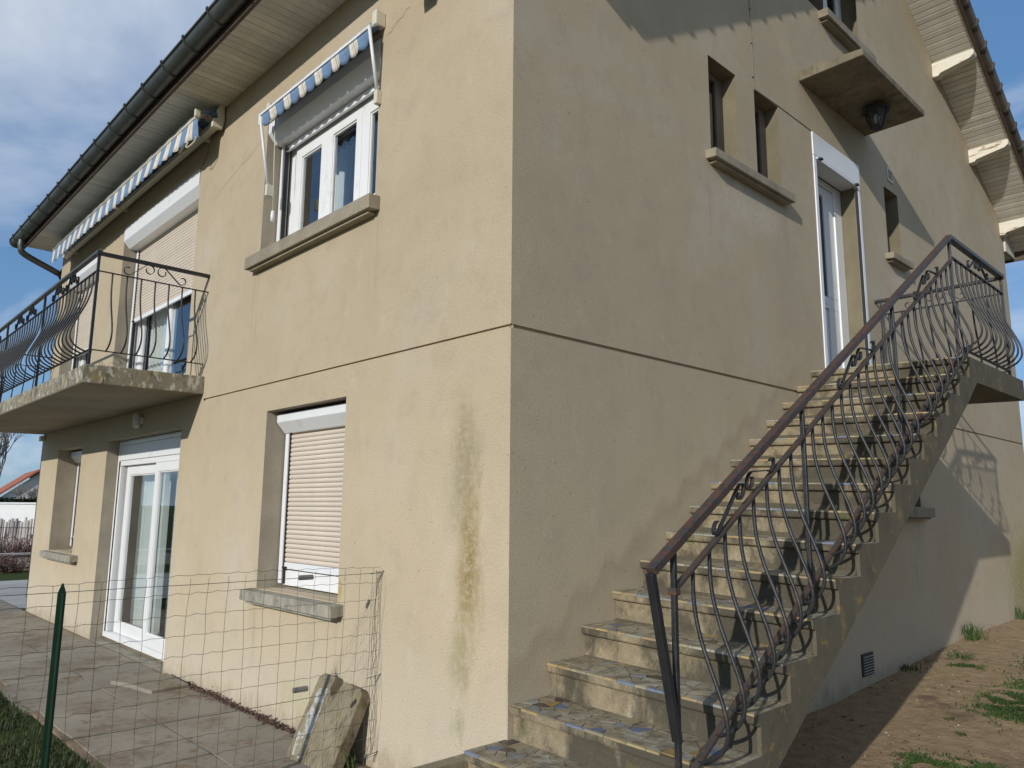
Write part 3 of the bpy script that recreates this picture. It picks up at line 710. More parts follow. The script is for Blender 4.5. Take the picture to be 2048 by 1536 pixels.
# fine cracks in the render
def crack(pts, f, w=.002):
    q = MB(); P_ = []
    for i in range(len(pts)-1):
        for k in range(6):
            t = k/6; P_.append((lerp(pts[i][0], pts[i+1][0], t)+rnd.uniform(-.012, .012), lerp(pts[i][1], pts[i+1][1], t)+rnd.uniform(-.012, .012)))
    for i in range(len(P_)-1):
        a, c = P_[i], P_[i+1]; q.quad(f(a[0], a[1]-w, -.0015), f(c[0], c[1]-w, -.0015), f(c[0], c[1]+w*.6, -.0015), f(a[0], a[1]+w*.6, -.0015))
    q.obj('crack', plain('crack', (.16, .125, .085), .95), house)
crack([(-1.36, 4.80), (-1.2, 4.86), (-1.08, 4.90), (-1.0, 5.1)], ff); crack([(-3.35, 4.72), (-3.9, 4.60), (-4.5, 4.45)], ff, .0013)
q = MB(); q.lathe([(0,0), (.012, 0), (.02, -.02), (0, -.02)], (.0, 0, 0), 8)

# ------------------------------------------------------------------ staircase
SW = 1.235; TILT = .032
RIS, TRD = .1702, .2804
def sz(k): return .399 + RIS*(k-1)
def sy(k): return .0086 + TRD*(k-1)
def tz(x): return -TILT*max(0, x)/SW
NST = 13                                        # treads -2..13, landing is 14
LY1 = 5.27                                      # far edge of the landing
stair = thing('staircase', (.6, 1.6, -.2), 'straight outdoor concrete staircase with broken-tile mosaic treads climbing the gable wall', 'staircase')
def waist(y): return .42 + .612*(y-.668)
# flank with the saw-tooth outline and the sloping underside
pts = []
for k in range(-2, 14):
    pts += [(sy(k)+.03, sz(k)-RIS), (sy(k)+.03, sz(k)-.05), (sy(k), sz(k)-.045), (sy(k), sz(k))]
pts[0] = (sy(-2)+.03, -.4)
pts += [(sy(14)+.03, sz(13)), (sy(14)+.03, sz(14)-.05), (sy(14), sz(14)-.045), (sy(14), sz(14)), (LY1, sz(14)), (LY1, sz(14)-.185), (3.86, sz(14)-.185), (3.60, waist(3.60)+TILT), (.668, waist(.668)+TILT), (-.30, waist(-.30)+TILT), (-.42, -.4)]
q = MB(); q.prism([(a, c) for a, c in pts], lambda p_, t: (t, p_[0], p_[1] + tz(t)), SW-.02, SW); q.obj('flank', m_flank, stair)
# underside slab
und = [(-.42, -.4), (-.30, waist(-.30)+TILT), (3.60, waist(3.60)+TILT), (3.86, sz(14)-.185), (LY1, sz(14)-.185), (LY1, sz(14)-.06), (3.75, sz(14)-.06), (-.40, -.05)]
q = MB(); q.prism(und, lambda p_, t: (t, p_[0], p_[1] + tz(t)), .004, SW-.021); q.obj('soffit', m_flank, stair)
# crazy paving
tile_cols = [(.30, .275, .215), (.27, .25, .20), (.33, .29, .215), (.30, .25, .17), (.33, .315, .27), (.25, .22, .165), (.11, .145, .23), (.07, .05, .045), (.30, .20, .075), (.36, .34, .29), (.22, .235, .235), (.28, .28, .26)]
tile_cols = [(c[0], c[1]*.97, c[2]*.88) if c[2] < .2 or c[0] > c[2] else c for c in tile_cols]
tile_mats = [plain('mosaic tile glaze', c, .55, .18, 12, 60, .2, .002, c2=(.155, .125, .08), c2lo=.42, c2hi=.66, s2=14) for c in tile_cols]
tile_w = [6, 6, 5, 5, 3, 3, 1.3, .9, .8, 1.2, 1.5, 2]
edge_cols = [(.40, .29, .13), (.38, .30, .16), (.37, .34, .27), (.16, .20, .28), (.27, .275, .235), (.35, .26, .13), (.31, .265, .185), (.24, .20, .14), (.36, .27, .14), (.33, .28, .18)]
edge_mats = [plain('edge tile glaze', c, .4, .15, 12, 60, .2, .002, c2=(.25, .21, .14), c2lo=.5, c2hi=.7, s2=9) for c in edge_cols]
def clip(poly, p, nrm):
    out = []
    for i in range(len(poly)):
        a, c = poly[i], poly[(i+1) % len(poly)]
        da = (a[0]-p[0])*nrm[0] + (a[1]-p[1])*nrm[1]; dc = (c[0]-p[0])*nrm[0] + (c[1]-p[1])*nrm[1]
        if da <= 0: out.append(a)
        if (da < 0) != (dc < 0) and da != dc:
            t = da/(da-dc); out.append((lerp(a[0], c[0], t), lerp(a[1], c[1], t)))
    return out
def crazy(x0, x1, y0, y1, cell, rr, gap=.0035):
    nxx, nyy = max(1, round((x1-x0)/cell)), max(1, round((y1-y0)/cell))
    P = [(lerp(x0, x1, (i+.5+rr.uniform(-.42, .42))/nxx), lerp(y0, y1, (j+.5+rr.uniform(-.40, .40))/nyy)) for i in range(nxx) for j in range(nyy)]
    res = []
    for i, p in enumerate(P):
        poly = [(x0, y0), (x1, y0), (x1, y1), (x0, y1)]
        for j, o in enumerate(P):
            if i == j or abs(o[0]-p[0]) > 3*cell: continue
            d = (o[0]-p[0], o[1]-p[1]); L = math.hypot(*d); nn = (d[0]/L, d[1]/L)
            mid = ((p[0]+o[0])/2 - nn[0]*gap, (p[1]+o[1])/2 - nn[1]*gap); poly = clip(poly, mid, nn)
            if len(poly) < 3: break
        if len(poly) >= 3: res.append(poly)
    return res
tr = random.Random(11)
rest = MB()
for k in range(-2, 15):
    last = k == 14
    x0 = .002 if k > 0 else -.02
    ya, yb = sy(k), (LY1 if last else sy(k+1)+.0295)
    # body of the step (front riser, overhanging nosing)
    zf = max(-.35, waist(ya+.03)+TILT+.03) if not last else sz(k)-.16
    zb_ = max(-.35, waist(yb)+TILT+.03) if not last else sz(k)-.16
    prof = [(ya+.03, zf), (ya+.03, sz(k)-.052), (ya+.004, sz(k)-.046), (ya, sz(k)-.038), (ya, sz(k)-.006), (yb, sz(k)-.006), (yb, zb_)]
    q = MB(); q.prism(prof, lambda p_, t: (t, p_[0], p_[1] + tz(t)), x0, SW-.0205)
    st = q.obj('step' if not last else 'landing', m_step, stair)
    if k < -1: continue
    # mosaic
    for poly in crazy(x0+.002, SW-.003, ya+.016, (yb-.002) if not last else LY1-.005, .077 if k < 6 else .11, tr, .0022):
        area = abs(sum(poly[i][0]*poly[(i+1) % len(poly)][1]-poly[(i+1) % len(poly)][0]*poly[i][1] for i in range(len(poly))))/2
        if area < .0005: continue
        ci = tr.choices(range(len(tile_cols)), tile_w)[0]; h = tr.uniform(.0, .0022)
        def tp(p_, t): return (p_[0], p_[1], sz(k) - .006 + t + tz(p_[0]))
        if 0 <= k <= 3:
            m_ = MB(); m_.prism(poly, tp, .0005, .006 + h); m_.obj('tile', tile_mats[ci], st)
        else: rest.prism(poly, tp, .0005, .006 + h, ci)
    # coloured edging tiles on the nosing
    x = x0
    while x < SW-.01:
        L = min(tr.uniform(.05, .13), SW-.002-x)
        if tr.random() < .93:
            m_ = MB(); m_.prism([(ya-.003, -.009), (ya+.015, -.009), (ya+.015, .0012), (ya-.002, .0008)], lambda p_, t: (t, p_[0], sz(k)+p_[1]+tz(t)), x+.002, x+L-.002)
            m_.obj('edge_tile', tr.choice(edge_mats), st)
        x += L
tag(rest.obj('tile_mosaic', tile_mats, stair), kind='stuff')
# low kerb beside the first step, and the landing bracket
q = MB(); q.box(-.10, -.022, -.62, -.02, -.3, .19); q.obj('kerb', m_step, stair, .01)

# ------------------------------------------------------------------ wrought iron
BEL = [(0, 0), (.15, .0), (.28, .012), (.42, .042), (.55, .082), (.67, .118), (.77, .138), (.86, .136), (.935, .100), (.98, .045), (1, .005)]
def belly(H, out, n=3):
    return [Vector((out[0]*p.x, out[1]*p.x, -p.y*H)) for p in spline([(b_, a, 0) for a, b_ in BEL], n)]
def scroll2d(L, H, mirror=False):
    """S scroll in a band: hook low at one end, curl over at the other"""
    P = []
    r1 = H*.31
    c1 = (r1+.005, r1+.01)
    for i in range(15):
        a = R(60) + R(270)*i/14; rr = r1*(.55+.45*i/14); P.append((c1[0]+rr*math.cos(a), c1[1]+rr*math.sin(a)))
    c2 = (L-r1*1.15, H-r1*1.15)
    for i in range(19):
        a = R(118) - R(330)*i/18; rr = r1*(1.12-.55*i/18); P.append((c2[0]+rr*math.cos(a), c2[1]+rr*math.sin(a)))
    if mirror: P = [(2*L + .012 - a, b_) for a, b_ in P]
    return P
def sr_scroll(parent, f, L, H, mat):
    for mir in (False, True):
        P = scroll2d(L, H, mir); pts_ = [Vector(f(a, b_)) for a, b_ in P]
        side = (Vector(f(0, 1)) - Vector(f(0, 0))).cross(Vector(f(1, 0)) - Vector(f(0, 0))).normalized()
        q = MB(); q.sweep(pts_, [(-.003, -.009), (.003, -.009), (.003, .009), (-.003, .009)], side, 0, False); q.obj('scroll', mat, parent)

rail = thing('stair_railing', (1.15, -.2, .2), 'rusty wrought-iron stair railing with bellied bars running up to the landing', 'railing')
RX = 1.146; SLP = .593
hz_ = lambda y: 1.158 + SLP*(y+.314)
lz_ = lambda y: 1.085 + .588*(y+.148)
BH = .765
YT = 3.80
q = MB(); q.bar([(RX, -.316, hz_(-.316)), (RX, YT, hz_(YT))], .044, .036); q.obj('handrail', m_rust, rail, .004)
q = MB(); q.bar([(RX, YT-.02, hz_(YT)-.012), (RX, 5.262, 3.578)], .05, .036); q.obj('handrail', m_iron, rail, .004)
q = MB(); q.bar([(RX+.02, 5.24, 3.565), (.002, 5.24, 3.553)], .045, .03); q.obj('handrail', m_iron, rail, .004)
q = MB(); q.bar([(RX, -.318, 1.150), (RX, -.165, .50)], .036, .028, (0, 1, 0)); q.obj('end_bar', m_iron_dark, rail, .003)
for (ya, za, yb, zb) in ((-.15, lz_(-.15), YT, lz_(YT)), (-.20, lz_(-.20)-BH, YT, lz_(YT)-BH)):
    q = MB(); q.bar([(RX, ya, za), (RX, yb, zb)], .03, .012); q.obj('rail', m_rail, rail)
for z in (3.425, 2.685):
    q = MB(); q.bar([(RX, YT, z), (RX, 5.24, z-.012)], .024, .010); q.obj('rail', m_iron, rail)
    q = MB(); q.bar([(RX, 5.24, z-.012), (.01, 5.24, z-.02)], .024, .010); q.obj('rail', m_iron, rail)
def post(y, ztop, zbot, x=RX, w=.022, mat=None):
    q = MB(); q.box(x-w/2, x+w/2, y-w/2, y+w/2, zbot, ztop); q.obj('post', mat or m_iron, rail, .003)
q = MB(); q.box(RX-.019, RX+.019, -.181, -.143, 1.055, 1.085); q.obj('collar', m_rust, rail, .003)
post(-.162, hz_(-.162)-.016, sz(0)-.2 + tz(RX))
for y in (1.04, 2.43): post(y, hz_(y)-.016, sz(int((y-.0086)/TRD)+1)+tz(RX))
post(3.775, hz_(3.775)-.016, sz(14)+tz(RX)); post(5.235, 3.56, sz(14)+tz(RX)); post(5.235, 3.545, sz(14), .06)
me = MB(); me.tube(belly(BH, (1, 0)), .0088, 6); bal = me.mesh('baluster', m_iron)
y = -.025
while y < 3.74:
    if min(abs(y-a) for a in (1.04, 2.43, 3.775)) > .035: link('baluster', bal, rail, 0, (RX, y, lz_(y)))
    y += .131
me = MB(); me.tube(belly(.735, (1, 0)), .0085, 6); bal2 = me.mesh('baluster', m_iron)
for i in range(1, 11): link('baluster', bal2, rail, 0, (RX, 3.79 + i*.131, 3.424 - .001*i))
me = MB(); me.tube([(0, 0, 0), (0, 0, -.735)], .0065, 6); bal3 = me.mesh('baluster', m_iron)
me = MB(); me.tube(belly(.735, (0, 1)), .0085, 6); bal4 = me.mesh('baluster', m_iron)
for i in range(1, 9): link('baluster', bal4, rail, 0, (RX - i*.127, 5.24, 3.408))
for y0 in (.13, 1.50, 2.86):
    sr_scroll(rail, lambda a, b_: (RX, y0 + a, lz_(y0) + .588*a + .006 + b_), .29, .115, m_iron)
sr_scroll(rail, lambda a, b_: (RX, 4.22 + a, 3.432 + b_), .29, .125, m_iron)
sr_scroll(rail, lambda a, b_: (.85 - a, 5.24, 3.415 + b_), .28, .125, m_iron)

# balcony railing
br = thing('balcony_railing', (-4.4, -1., 2.62), 'black wrought-iron balcony railing with bellied bars and scrolls above the sliding door', 'railing')
BX, BY, BT, BM, BB = -4.385, -1.0, 3.645, 3.482, 2.756
XE = -10.40
q = MB(); q.bar([(BX, .0, BT), (BX, BY-.02, BT)], .042, .030); q.obj('handrail', m_iron_dark, br)
q = MB(); q.bar([(BX+.02, BY, BT+.0145), (XE-.02, BY, BT+.0145)], .042, .022); q.obj('handrail', m_zinc, br)
q = MB(); q.bar([(XE, .0, BT), (XE, BY-.02, BT)], .042, .014); q.obj('handrail', m_iron_dark, br)
for z in (BM, BB):
    for a, c in (((BX, 0, z), (BX, BY, z)), ((BX, BY-.001, z+.001), (XE, BY-.001, z+.001)), ((XE, 0, z), (XE, BY, z))):
        q = MB(); q.bar([a, c], .022, .008); q.obj('rail', m_iron_dark, br)
for x in (BX, -6.36, -8.28, XE):
    q = MB(); q.box(x-.011, x+.011, BY-.011, BY+.011, 2.60, BT-.008); q.obj('post', m_iron_dark, br)
me = MB(); me.tube(belly(BM-BB, (1, 0)), .0078, 6); side_b = me.mesh('baluster', m_iron_dark)
me = MB(); me.tube(belly(BM-BB, (0, -1)), .0078, 6); front_b = me.mesh('baluster', m_iron_dark)
for i in range(1, 8):
    link('baluster', side_b, br, 0, (BX, BY + i*.125, BM)); o = link('baluster', side_b, br, 0, (XE, BY + i*.125, BM)); o.scale.x = -1
n_ = int((BX-XE)/.131)
for i in range(1, n_):
    x = BX - i*.131
    if min(abs(x-a) for a in (-6.36, -8.28)) > .03: link('baluster', front_b, br, 0, (x, BY, BM))
sr_scroll(br, lambda a, b_: (BX, -.80 + a, BM+.004 + b_), .29, .15, m_iron_dark)
for x0 in (-5.02, -5.55, -6.75, -7.35, -8.7):
    sr_scroll(br, lambda a, b_: (x0 - a*.8, BY, BM+.004 + b_), .29, .15, m_iron_dark)

# ------------------------------------------------------------------ awnings
def fabric(name, top, bot, x0, x1, mat, parent, scallop=0, per=.26, wav=.008, n=None, wave_out=(0, -1, 0), ragged=None):
    """hanging strip from line top(x) to bot(x) with a wavy hem"""
    n = n or int((x1-x0)/.03); q = MB()
    for i in range(n+1):
        x = lerp(x0, x1, i/n); a = Vector(top(x)); c = Vector(bot(x))
        hem = scallop*abs(math.sin(math.pi*(x-x0)/per))
        c = c + Vector((0, 0, -hem))
        w_ = wav*math.sin(2*math.pi*(x-x0)/per) + wav*.4*math.sin(x*23)
        for k in range(4):
            p_ = a.lerp(c, k/3); p_ = p_ + Vector(wave_out)*w_*(k/3); q.v.append(tuple(p_))
    for i in range(n):
        for k in range(3): q.face((i*4+k, i*4+k+1, i*4+4+k+1, i*4+4+k), 0, True)
    o = q.obj(name, mat, parent, recalc=False)
    m = o.modifiers.new('thick', 'SOLIDIFY'); m.thickness = .002
    return o
aw = thing('awning', (-7.2, 0, 5.3), 'long blue-and-white striped awning, rolled in under the eaves above the balcony', 'awning')
AX0, AX1 = -9.95, -4.285
AY, AZ = -.262, 5.222
q = MB(); q.lathe([(0, 0), (.016, 0), (.016, AX1-AX0), (0, AX1-AX0)], (AX0, AY-.012, AZ), 12, 0, 'X'); q.obj('front_bar', m_cream, aw)
fabric('canvas', lambda x: (x, -.075, 5.365), lambda x: (x, AY, AZ+.062), AX0+.03, AX1-.02, m_awn, aw, 0, .5, .004)
fabric('valance_fold', lambda x: (x, AY, AZ+.063), lambda x: (x, AY-.034, AZ+.006), AX0+.03, AX1-.02, m_awn, aw, 0, .5, .002)
fabric('valance', lambda x: (x, AY-.014, AZ-.012), lambda x: (x, AY-.03 - .012*math.sin(x*2.1), AZ-.205 - .012*math.sin(x*1.3)), AX0, AX1-.16, m_awn, aw, .012, .15, .010)
fabric('valance_end', lambda x: (x, AY-.014, AZ-.012), lambda x: (x - .03, AY+.02 + (x-AX1)*.35, AZ-.22), AX1-.158, AX1, m_awn, aw, .0, .2, .014)
q = MB(); q.lathe([(0, 0), (.05, 0), (.05, AX1-AX0-.02), (0, AX1-AX0-.02)], (AX0-.02, -.075, 5.355), 14, 0, 'X'); q.obj('roller', m_awn, aw)
q = MB(); q.box(AX0-.12, AX1-.02, -.115, -.045, 5.175, 5.235); q.obj('torsion_bar', m_cream, aw, .006)
for x in (AX0+.3, -7.3, AX1-.35):
    q = MB(); q.box(x-.02, x+.02, -.05, -.0, 5.16, 5.27); q.box(x-.03, x+.03, -.20, -.10, 5.165, 5.18); q.obj('bracket', m_cream, aw, .004)
q = MB(); q.prism([(-.13, 5.16), (-.03, 5.16), (-.012, 5.25), (-.02, 5.42), (-.06, 5.425), (-.09, 5.36), (-.07, 5.27), (-.13, 5.245)], lambda p_, t: (t, p_[0], p_[1]), AX1-.018, AX1+.03); q.obj('end_bracket', m_cream, aw, .005)
q = MB(); q.box(AX1-.015, AX1+.02, AY-.045, AY+.015, AZ-.015, AZ+.068); q.obj('end_cap', m_cream, aw, .012)
q = MB(); q.tube(spline([(AX1-.17, AY-.02, AZ-.21), (AX1-.20, AY-.03, AZ-.265), (AX1-.14, AY-.02, AZ-.275), (AX1-.06, AY, AZ-.24), (AX1-.03, AY, AZ-.20)], 6), .007, 6); q.obj('loop', m_cream, aw)
q = MB(); q.bar([(AX1-.02, AY, AZ-.01), (AX1-.9, -.12, 5.20)], .03, .02); q.obj('folding_arm', m_cream, aw)

sa = thing('awning', (-2.3, 0, 4.8), 'small striped drop-arm awning half open over the upper front window', 'awning')
SX0, SX1, SY_, SZ_ = -3.125, -1.355, -.142, 4.822
q = MB(); q.bar([(SX0, SY_, SZ_), (SX1, SY_, SZ_)], .016, .022); q.obj('front_bar', m_whiteb, sa)
fabric('valance', lambda x: (x, SY_, SZ_-.008), lambda x: (x, SY_+.03, SZ_-.085), SX0+.01, SX1-.01, m_awn2, sa, .030, .13, .006, 160)
fabric('canvas', lambda x: (x, .005, 4.93), lambda x: (x, SY_+.01, SZ_+.008), SX0+.03, SX1-.02, m_awn2, sa, 0, .5, .004)
q = MB(); q.lathe([(0, 0), (.035, 0), (.035, 1.72), (0, 1.72)], (SX0+.02, -.045, 4.915), 12, 0, 'X'); q.obj('roller', m_awn2, sa)
q = MB(); q.box(-1.435, -1.375, -.085, -.001, 4.885, 5.00); q.obj('bracket', m_cream, sa, .006)
q = MB(); q.box(SX0-.015, SX0+.045, -.085, -.001, 4.875, 4.96); q.obj('bracket', m_cream, sa, .006)
for xa, za, xb in ((SX0+.005, 4.19, -3.135), (SX1-.012, 4.37, -1.415)):
    q = MB(); q.tube([(xa, SY_, SZ_-.01), (xb, -.025, za)], .0125, 8); q.obj('arm', m_whiteb, sa)
    q = MB(); q.box(xb-.02, xb+.02, -.042, -.001 if xb > -2 else .02, za-.085, za+.02); q.obj('arm_plate', m_cream, sa, .003)
q = MB(); q.box(SX0-.012, SX0, SY_-.008, SY_+.03, SZ_-.09, SZ_+.011); q.obj('end_plate', m_whiteb, sa)
q = MB(); q.tube([(-3.06, -.03, 4.85), (-3.05, -.02, 4.4), (-3.025, -.015, 3.93)], .004, 6); q.obj('cord', m_cream, sa)
q = MB(); q.lathe([(0, .05), (.014, .045), (.018, .0), (.016, -.05), (0, -.055)], (-3.025, -.015, 3.89), 10); q.obj('cord_weight', m_whiteb, sa)

# ------------------------------------------------------------------ lamps
la = thing('lantern', (.33, 4.70, 5.43), 'black hexagonal glass lantern hanging under the entrance canopy', 'lantern')
c = Vector((.34, 4.70, 5.475))
q = MB(); q.lathe([(0, 0), (.05, 0), (.055, -.02), (.02, -.025), (.016, -.06), (0, -.06)], c, 16); q.obj('ceiling_rose', m_black, la)
q = MB(); q.lathe([(0, -.05), (.04, -.052), (.145, -.10), (.145, -.112), (.11, -.115), (0, -.115)], c, 6, sm=False); q.obj('hood', m_black, la)
for i in range(6):
    a = 2*math.pi*i/6
    q = MB(); q.bar([c + Vector((.108*math.cos(a), .108*math.sin(a), -.112)), c + Vector((.058*math.cos(a), .058*math.sin(a), -.285))], .012, .012, (math.cos(a), math.sin(a), 0)); q.obj('rib', m_black, la)
    b2 = 2*math.pi*(i+1)/6
    q = MB(); q.quad(*[tuple(c + Vector((r_*math.cos(t_), r_*math.sin(t_), h_))) for r_, t_, h_ in ((.104, a, -.114), (.104, b2, -.114), (.056, b2, -.283), (.056, a, -.283))]); q.obj('pane', m_lglass, la, recalc=False)
q = MB(); q.lathe([(0, -.28), (.064, -.28), (.06, -.295), (.03, -.305), (.012, -.325), (0, -.33)], c, 6, sm=False); q.obj('base', m_black, la)
q = MB(); q.lathe([(0, -.14), (.02, -.15), (.03, -.19), (.02, -.225), (.012, -.25), (0, -.25)], c, 12); q.obj('bulb', m_whiteb, la)
wl = thing('wall_lamp', (-6.02, 0, 2.33), 'small white cylindrical wall lamp under the balcony slab', 'lamp')
q = MB(); q.lathe([(0, -.085), (.03, -.083), (.042, -.06), (.042, .07), (.03, .085), (0, .085)], (-6.02, -.06, 2.325), 14); q.obj('shade', plain('dusty opal plastic', (.50, .48, .45), .5), wl)
q = MB(); q.box(-6.05, -5.99, -.05, 0, 2.29, 2.36); q.obj('mount', m_whiteb, wl)
fl = thing('floodlight', (-.79, 0, 4.86), 'small black floodlight high on the front wall near the corner', 'floodlight')
q = MB(); q.prism([(-.02, 4.98), (-.05, 4.83), (-.13, 4.80), (-.17, 4.90), (-.15, 4.98)], lambda p_, t: (t, p_[0], p_[1]), -.86, -.72); q.obj('housing', m_black, fl, .01)
q = MB(); q.box(-.82, -.76, -.05, -.001, 4.86, 4.96); q.obj('bracket', m_cream, fl)

# ------------------------------------------------------------------ wire fence
m_wire = plain('galvanised wire', (.075, .088, .062), .5, .2, 30, metal=.3)
m_postg = plain('green coated steel', (.010, .038, .018), .38, .15, 8, 90, .1, .001)
fe = thing('wire_fence', (-1.16, -1.8, -.2), 'green wire mesh fence with steel post running from the front wall', 'fence')
def fpt(s_, z):        # along the fence, s = distance from the wall
    x = -1.165 + .018*math.sin(s_*2.2) + .012*noise.noise((s_*3, z*3, 2))
    # the last stretch is wound back towards the wall
    return Vector((x + .02*max(0, .1-s_), -s_, z))
rowz = [1.026 - .008, .985, .925] + [.822 - .1025*i for i in range(11)]
fr = random.Random(5)
off = [[(fr.uniform(-.006, .006), fr.uniform(-.006, .006)) for _ in range(60)] for _ in range(40)]
ncol = 29
cols = [.07 + .1045*i + fr.uniform(-.006, .006) for i in range(ncol)]
for j, z in enumerate(rowz):
    pts_ = []
    s_ = .02
    while s_ < 3.05:
        sag = .018*math.sin(min(1, s_/1.85)*math.pi) if j < 3 else .01*math.sin(s_*1.7)
        straight = j == 1 or j == 8
        pts_.append(fpt(s_, z + (0 if straight else .009*math.sin(s_*2*math.pi/.104) * (.4 + .6*noise.noise((j, s_*2, 0))) + sag)))
        s_ += .035
    q = MB(); q.tube(pts_, .0011 if j not in (1, 8) else .0016, 4); q.obj('wire', m_wire, fe)
for i, s_ in enumerate(cols):
    pts_ = [fpt(s_ + .014*noise.noise((i*1.7, z*4, 5)) + (.025*(1-z) if i < 3 else 0), z) for z in [1.02 - .0525*k for k in range(24)]]
    q = MB(); q.tube(pts_, .0011, 4); q.obj('wire', m_wire, fe)
for k in range(4):      # surplus mesh ends bunched at the wall
    pts_ = [Vector((-1.165 + .02*k - .03 + .02*math.sin(z*9+k*2), -.03 - .012*k + .012*math.sin(z*14+k), z)) for z in [1.0 - .045*i for i in range(25)]]
    q = MB(); q.tube(pts_, .0013, 4); q.obj('loose_wire', m_wire, fe)
for z in (.985, .36, -.09):
    q = MB(); q.tube(spline([(-1.17, -.09, z-.004), (-1.168, -.045, z), (-1.165, -.018, z+.004), (-1.155, -.001, z+.012), (-1.172, -.012, z-.015), (-1.178, -.02, z-.05)], 4), .0022, 5); q.obj('wall_tie', m_wire, fe)
for z in (.985, .36):
    q = MB(); q.prism([(-.011, -.014), (.011, -.014), (.013, .0), (.008, .014), (-.008, .014), (-.013, 0)], lambda p_, t: (-1.163 + p_[0], -.54 - t, z + .004*t + p_[1]), -.045, .045); q.obj('wire_tensioner', plain('grey zinc casting', (.22, .21, .20), .5, .2, metal=.4), fe, .003)
PX, PY = -1.125, -1.815
q = MB(); q.prism([(-.018, -.0155), (.018, -.0155), (.018, -.0115), (.002, -.0115), (.002, .02), (-.002, .02), (-.002, -.0115), (-.018, -.0115)], lambda p_, t: (PX + p_[1], PY + p_[0], t), -.4, .985)
q.prism([(-.018, .985), (.018, .985), (.003, 1.03), (-.003, 1.03)], lambda p_, t: (PX + t, PY + p_[0], p_[1]), -.0155, -.0115)
q.obj('post', m_postg, fe)

# ------------------------------------------------------------------ leaning slab
m_rough = concrete('old concrete slab', (.28, .235, .155), ((.20, .165, .05), .35), dark=(.11, .07, .042), dk=.8, s=6)
sl_ = thing('leaning_slab', (-1.55, -.2, -.2), 'old concrete slab with broken corner and whitewashed stripe leaning against the front wall', 'slab')
LT = math.atan2(.225, .47)
MS = Matrix.Translation((-1.505, -.300, -.205)) @ Matrix.Rotation(R(3.5), 4, 'Z') @ Matrix.Rotation(-LT, 4, 'X') @ Matrix.Rotation(R(1.5), 4, 'Y')
out = [(-.25, 0), (.245, -.015), (.255, .30), (.25, .505), (.22, .535), (.03, .545), (.01, .47), (-.04, .44), (-.085, .48), (-.07, .555), (-.20, .56), (-.245, .53), (-.245, .3)]
q = MB(); q.prism(out, lambda p_, t: MS @ Vector((p_[0], t, p_[1])), 0., .085)
q.obj('slab', m_rough, sl_, .006)
q = MB(); q.prism([(-.185, .05), (-.085, .04), (-.075, .25), (-.085, .36), (-.08, .44), (-.10, .475), (-.20, .455), (-.185, .36), (-.215, .2)], lambda p_, t: MS @ Vector((p_[0], t, p_[1])), -.0025, -.0005)
q.obj('whitewash', plain('flaking whitewash', (.46, .445, .41), .9, .12, 20, 80, .4, .003, c2=(.27, .23, .15), c2lo=.47, c2hi=.55, s2=16), sl_)

# ------------------------------------------------------------------ plants
def leaf_stuff(name, pts_, mat, hmin, hmax, w, seed, lean=.5, parent=None, blades=1):
    rr = random.Random(seed); q = MB()
    for (x, y, z) in pts_:
        for _ in range(blades):
            h = rr.uniform(hmin, hmax); a = rr.uniform(0, 2*math.pi); l_ = rr.uniform(.1, lean)*h
            dx_, dy_ = math.cos(a), math.sin(a); wx, wy = -dy_*w/2, dx_*w/2
            m_ = (x + dx_*l_*.35, y + dy_*l_*.35, z + h*.6); t_ = (x + dx_*l_, y + dy_*l_, z + h*rr.uniform(.8, 1.))
            n0 = len(q.v); q.v += [(x-wx, y-wy, z), (x+wx, y+wy, z), (m_[0]+wx*.8, m_[1]+wy*.8, m_[2]), (m_[0]-wx*.8, m_[1]-wy*.8, m_[2]), t_]
            q.face((n0, n0+1, n0+2, n0+3)); q.face((n0+3, n0+2, n0+4))
    return q.obj(name, mat, parent, recalc=False)
def grass_mat(name, a, b_, dry):
    n = N(name); col = n.ramp(n.noise(3, 4), [(.3, a), (.7, b_)]); col = n.mix(n.smooth(n.noise(40, 2), .58, .68), col, dry)
    n.bs.inputs['Subsurface Weight'].default_value = 0
    return n.fin(col, .6, 0, .3)
m_grass = grass_mat('meadow grass', (.028, .045, .012), (.055, .078, .022), (.13, .105, .05))
m_weed = grass_mat('clover and weeds', (.030, .062, .014), (.065, .11, .024), (.09, .10, .035))
rr = random.Random(21)
pts_ = []
for _ in range(42000):
    x = -.6 - 9.5*rr.random()**1.4; y = -1.1 - 3.4*rr.random()**1.3
    edge_ = -1.26 + .10*noise.noise((x*1.5, 0, 0)) + .06*noise.noise((x*6, 3, 0))
    if y > edge_ - rr.random()**2*.05: continue
    if noise.noise((x*1.3, y*1.3, 4)) < -.32 and rr.random() < .7: continue
    pts_.append((x, y, gz(x, y)-.005))
tag(leaf_stuff('grass', pts_, m_grass, .025, .085, .006, 3, .9, None, 2), 'short rough grass growing beyond the paving at the fence post', 'grass', kind='stuff')
patches = [(1.12, 4.55, .30, .50), (.95, 4.75, .16, .2), (1.02, 2.75, .20, .22), (1.30, 4.55, .36, .55), (1.20, 5.3, .36, .5), (1.30, 2.85, .22, .26), (1.12, 2.55, .20, .16), (.42, 5.75, .28, .10), (1.02, 3.55, .05, .04), (.85, 3.9, .06, .05), (1.15, 6.3, .4, .5), (.62, 4.9, .10, .05)]
pts_ = []
for _ in range(30000):
    cx, cy, a, b_ = rr.choices(patches, [p_[2]*p_[3] for p_ in patches])[0]
    x, y = cx + rr.gauss(0, a*.42), cy + rr.gauss(0, b_*.42)
    if x > 1.5 or x < .03 or y < 2.0: continue
    if noise.noise((x*7, y*7, 9)) < -.05: continue
    pts_.append((x, y, gz(x, y)-.006))
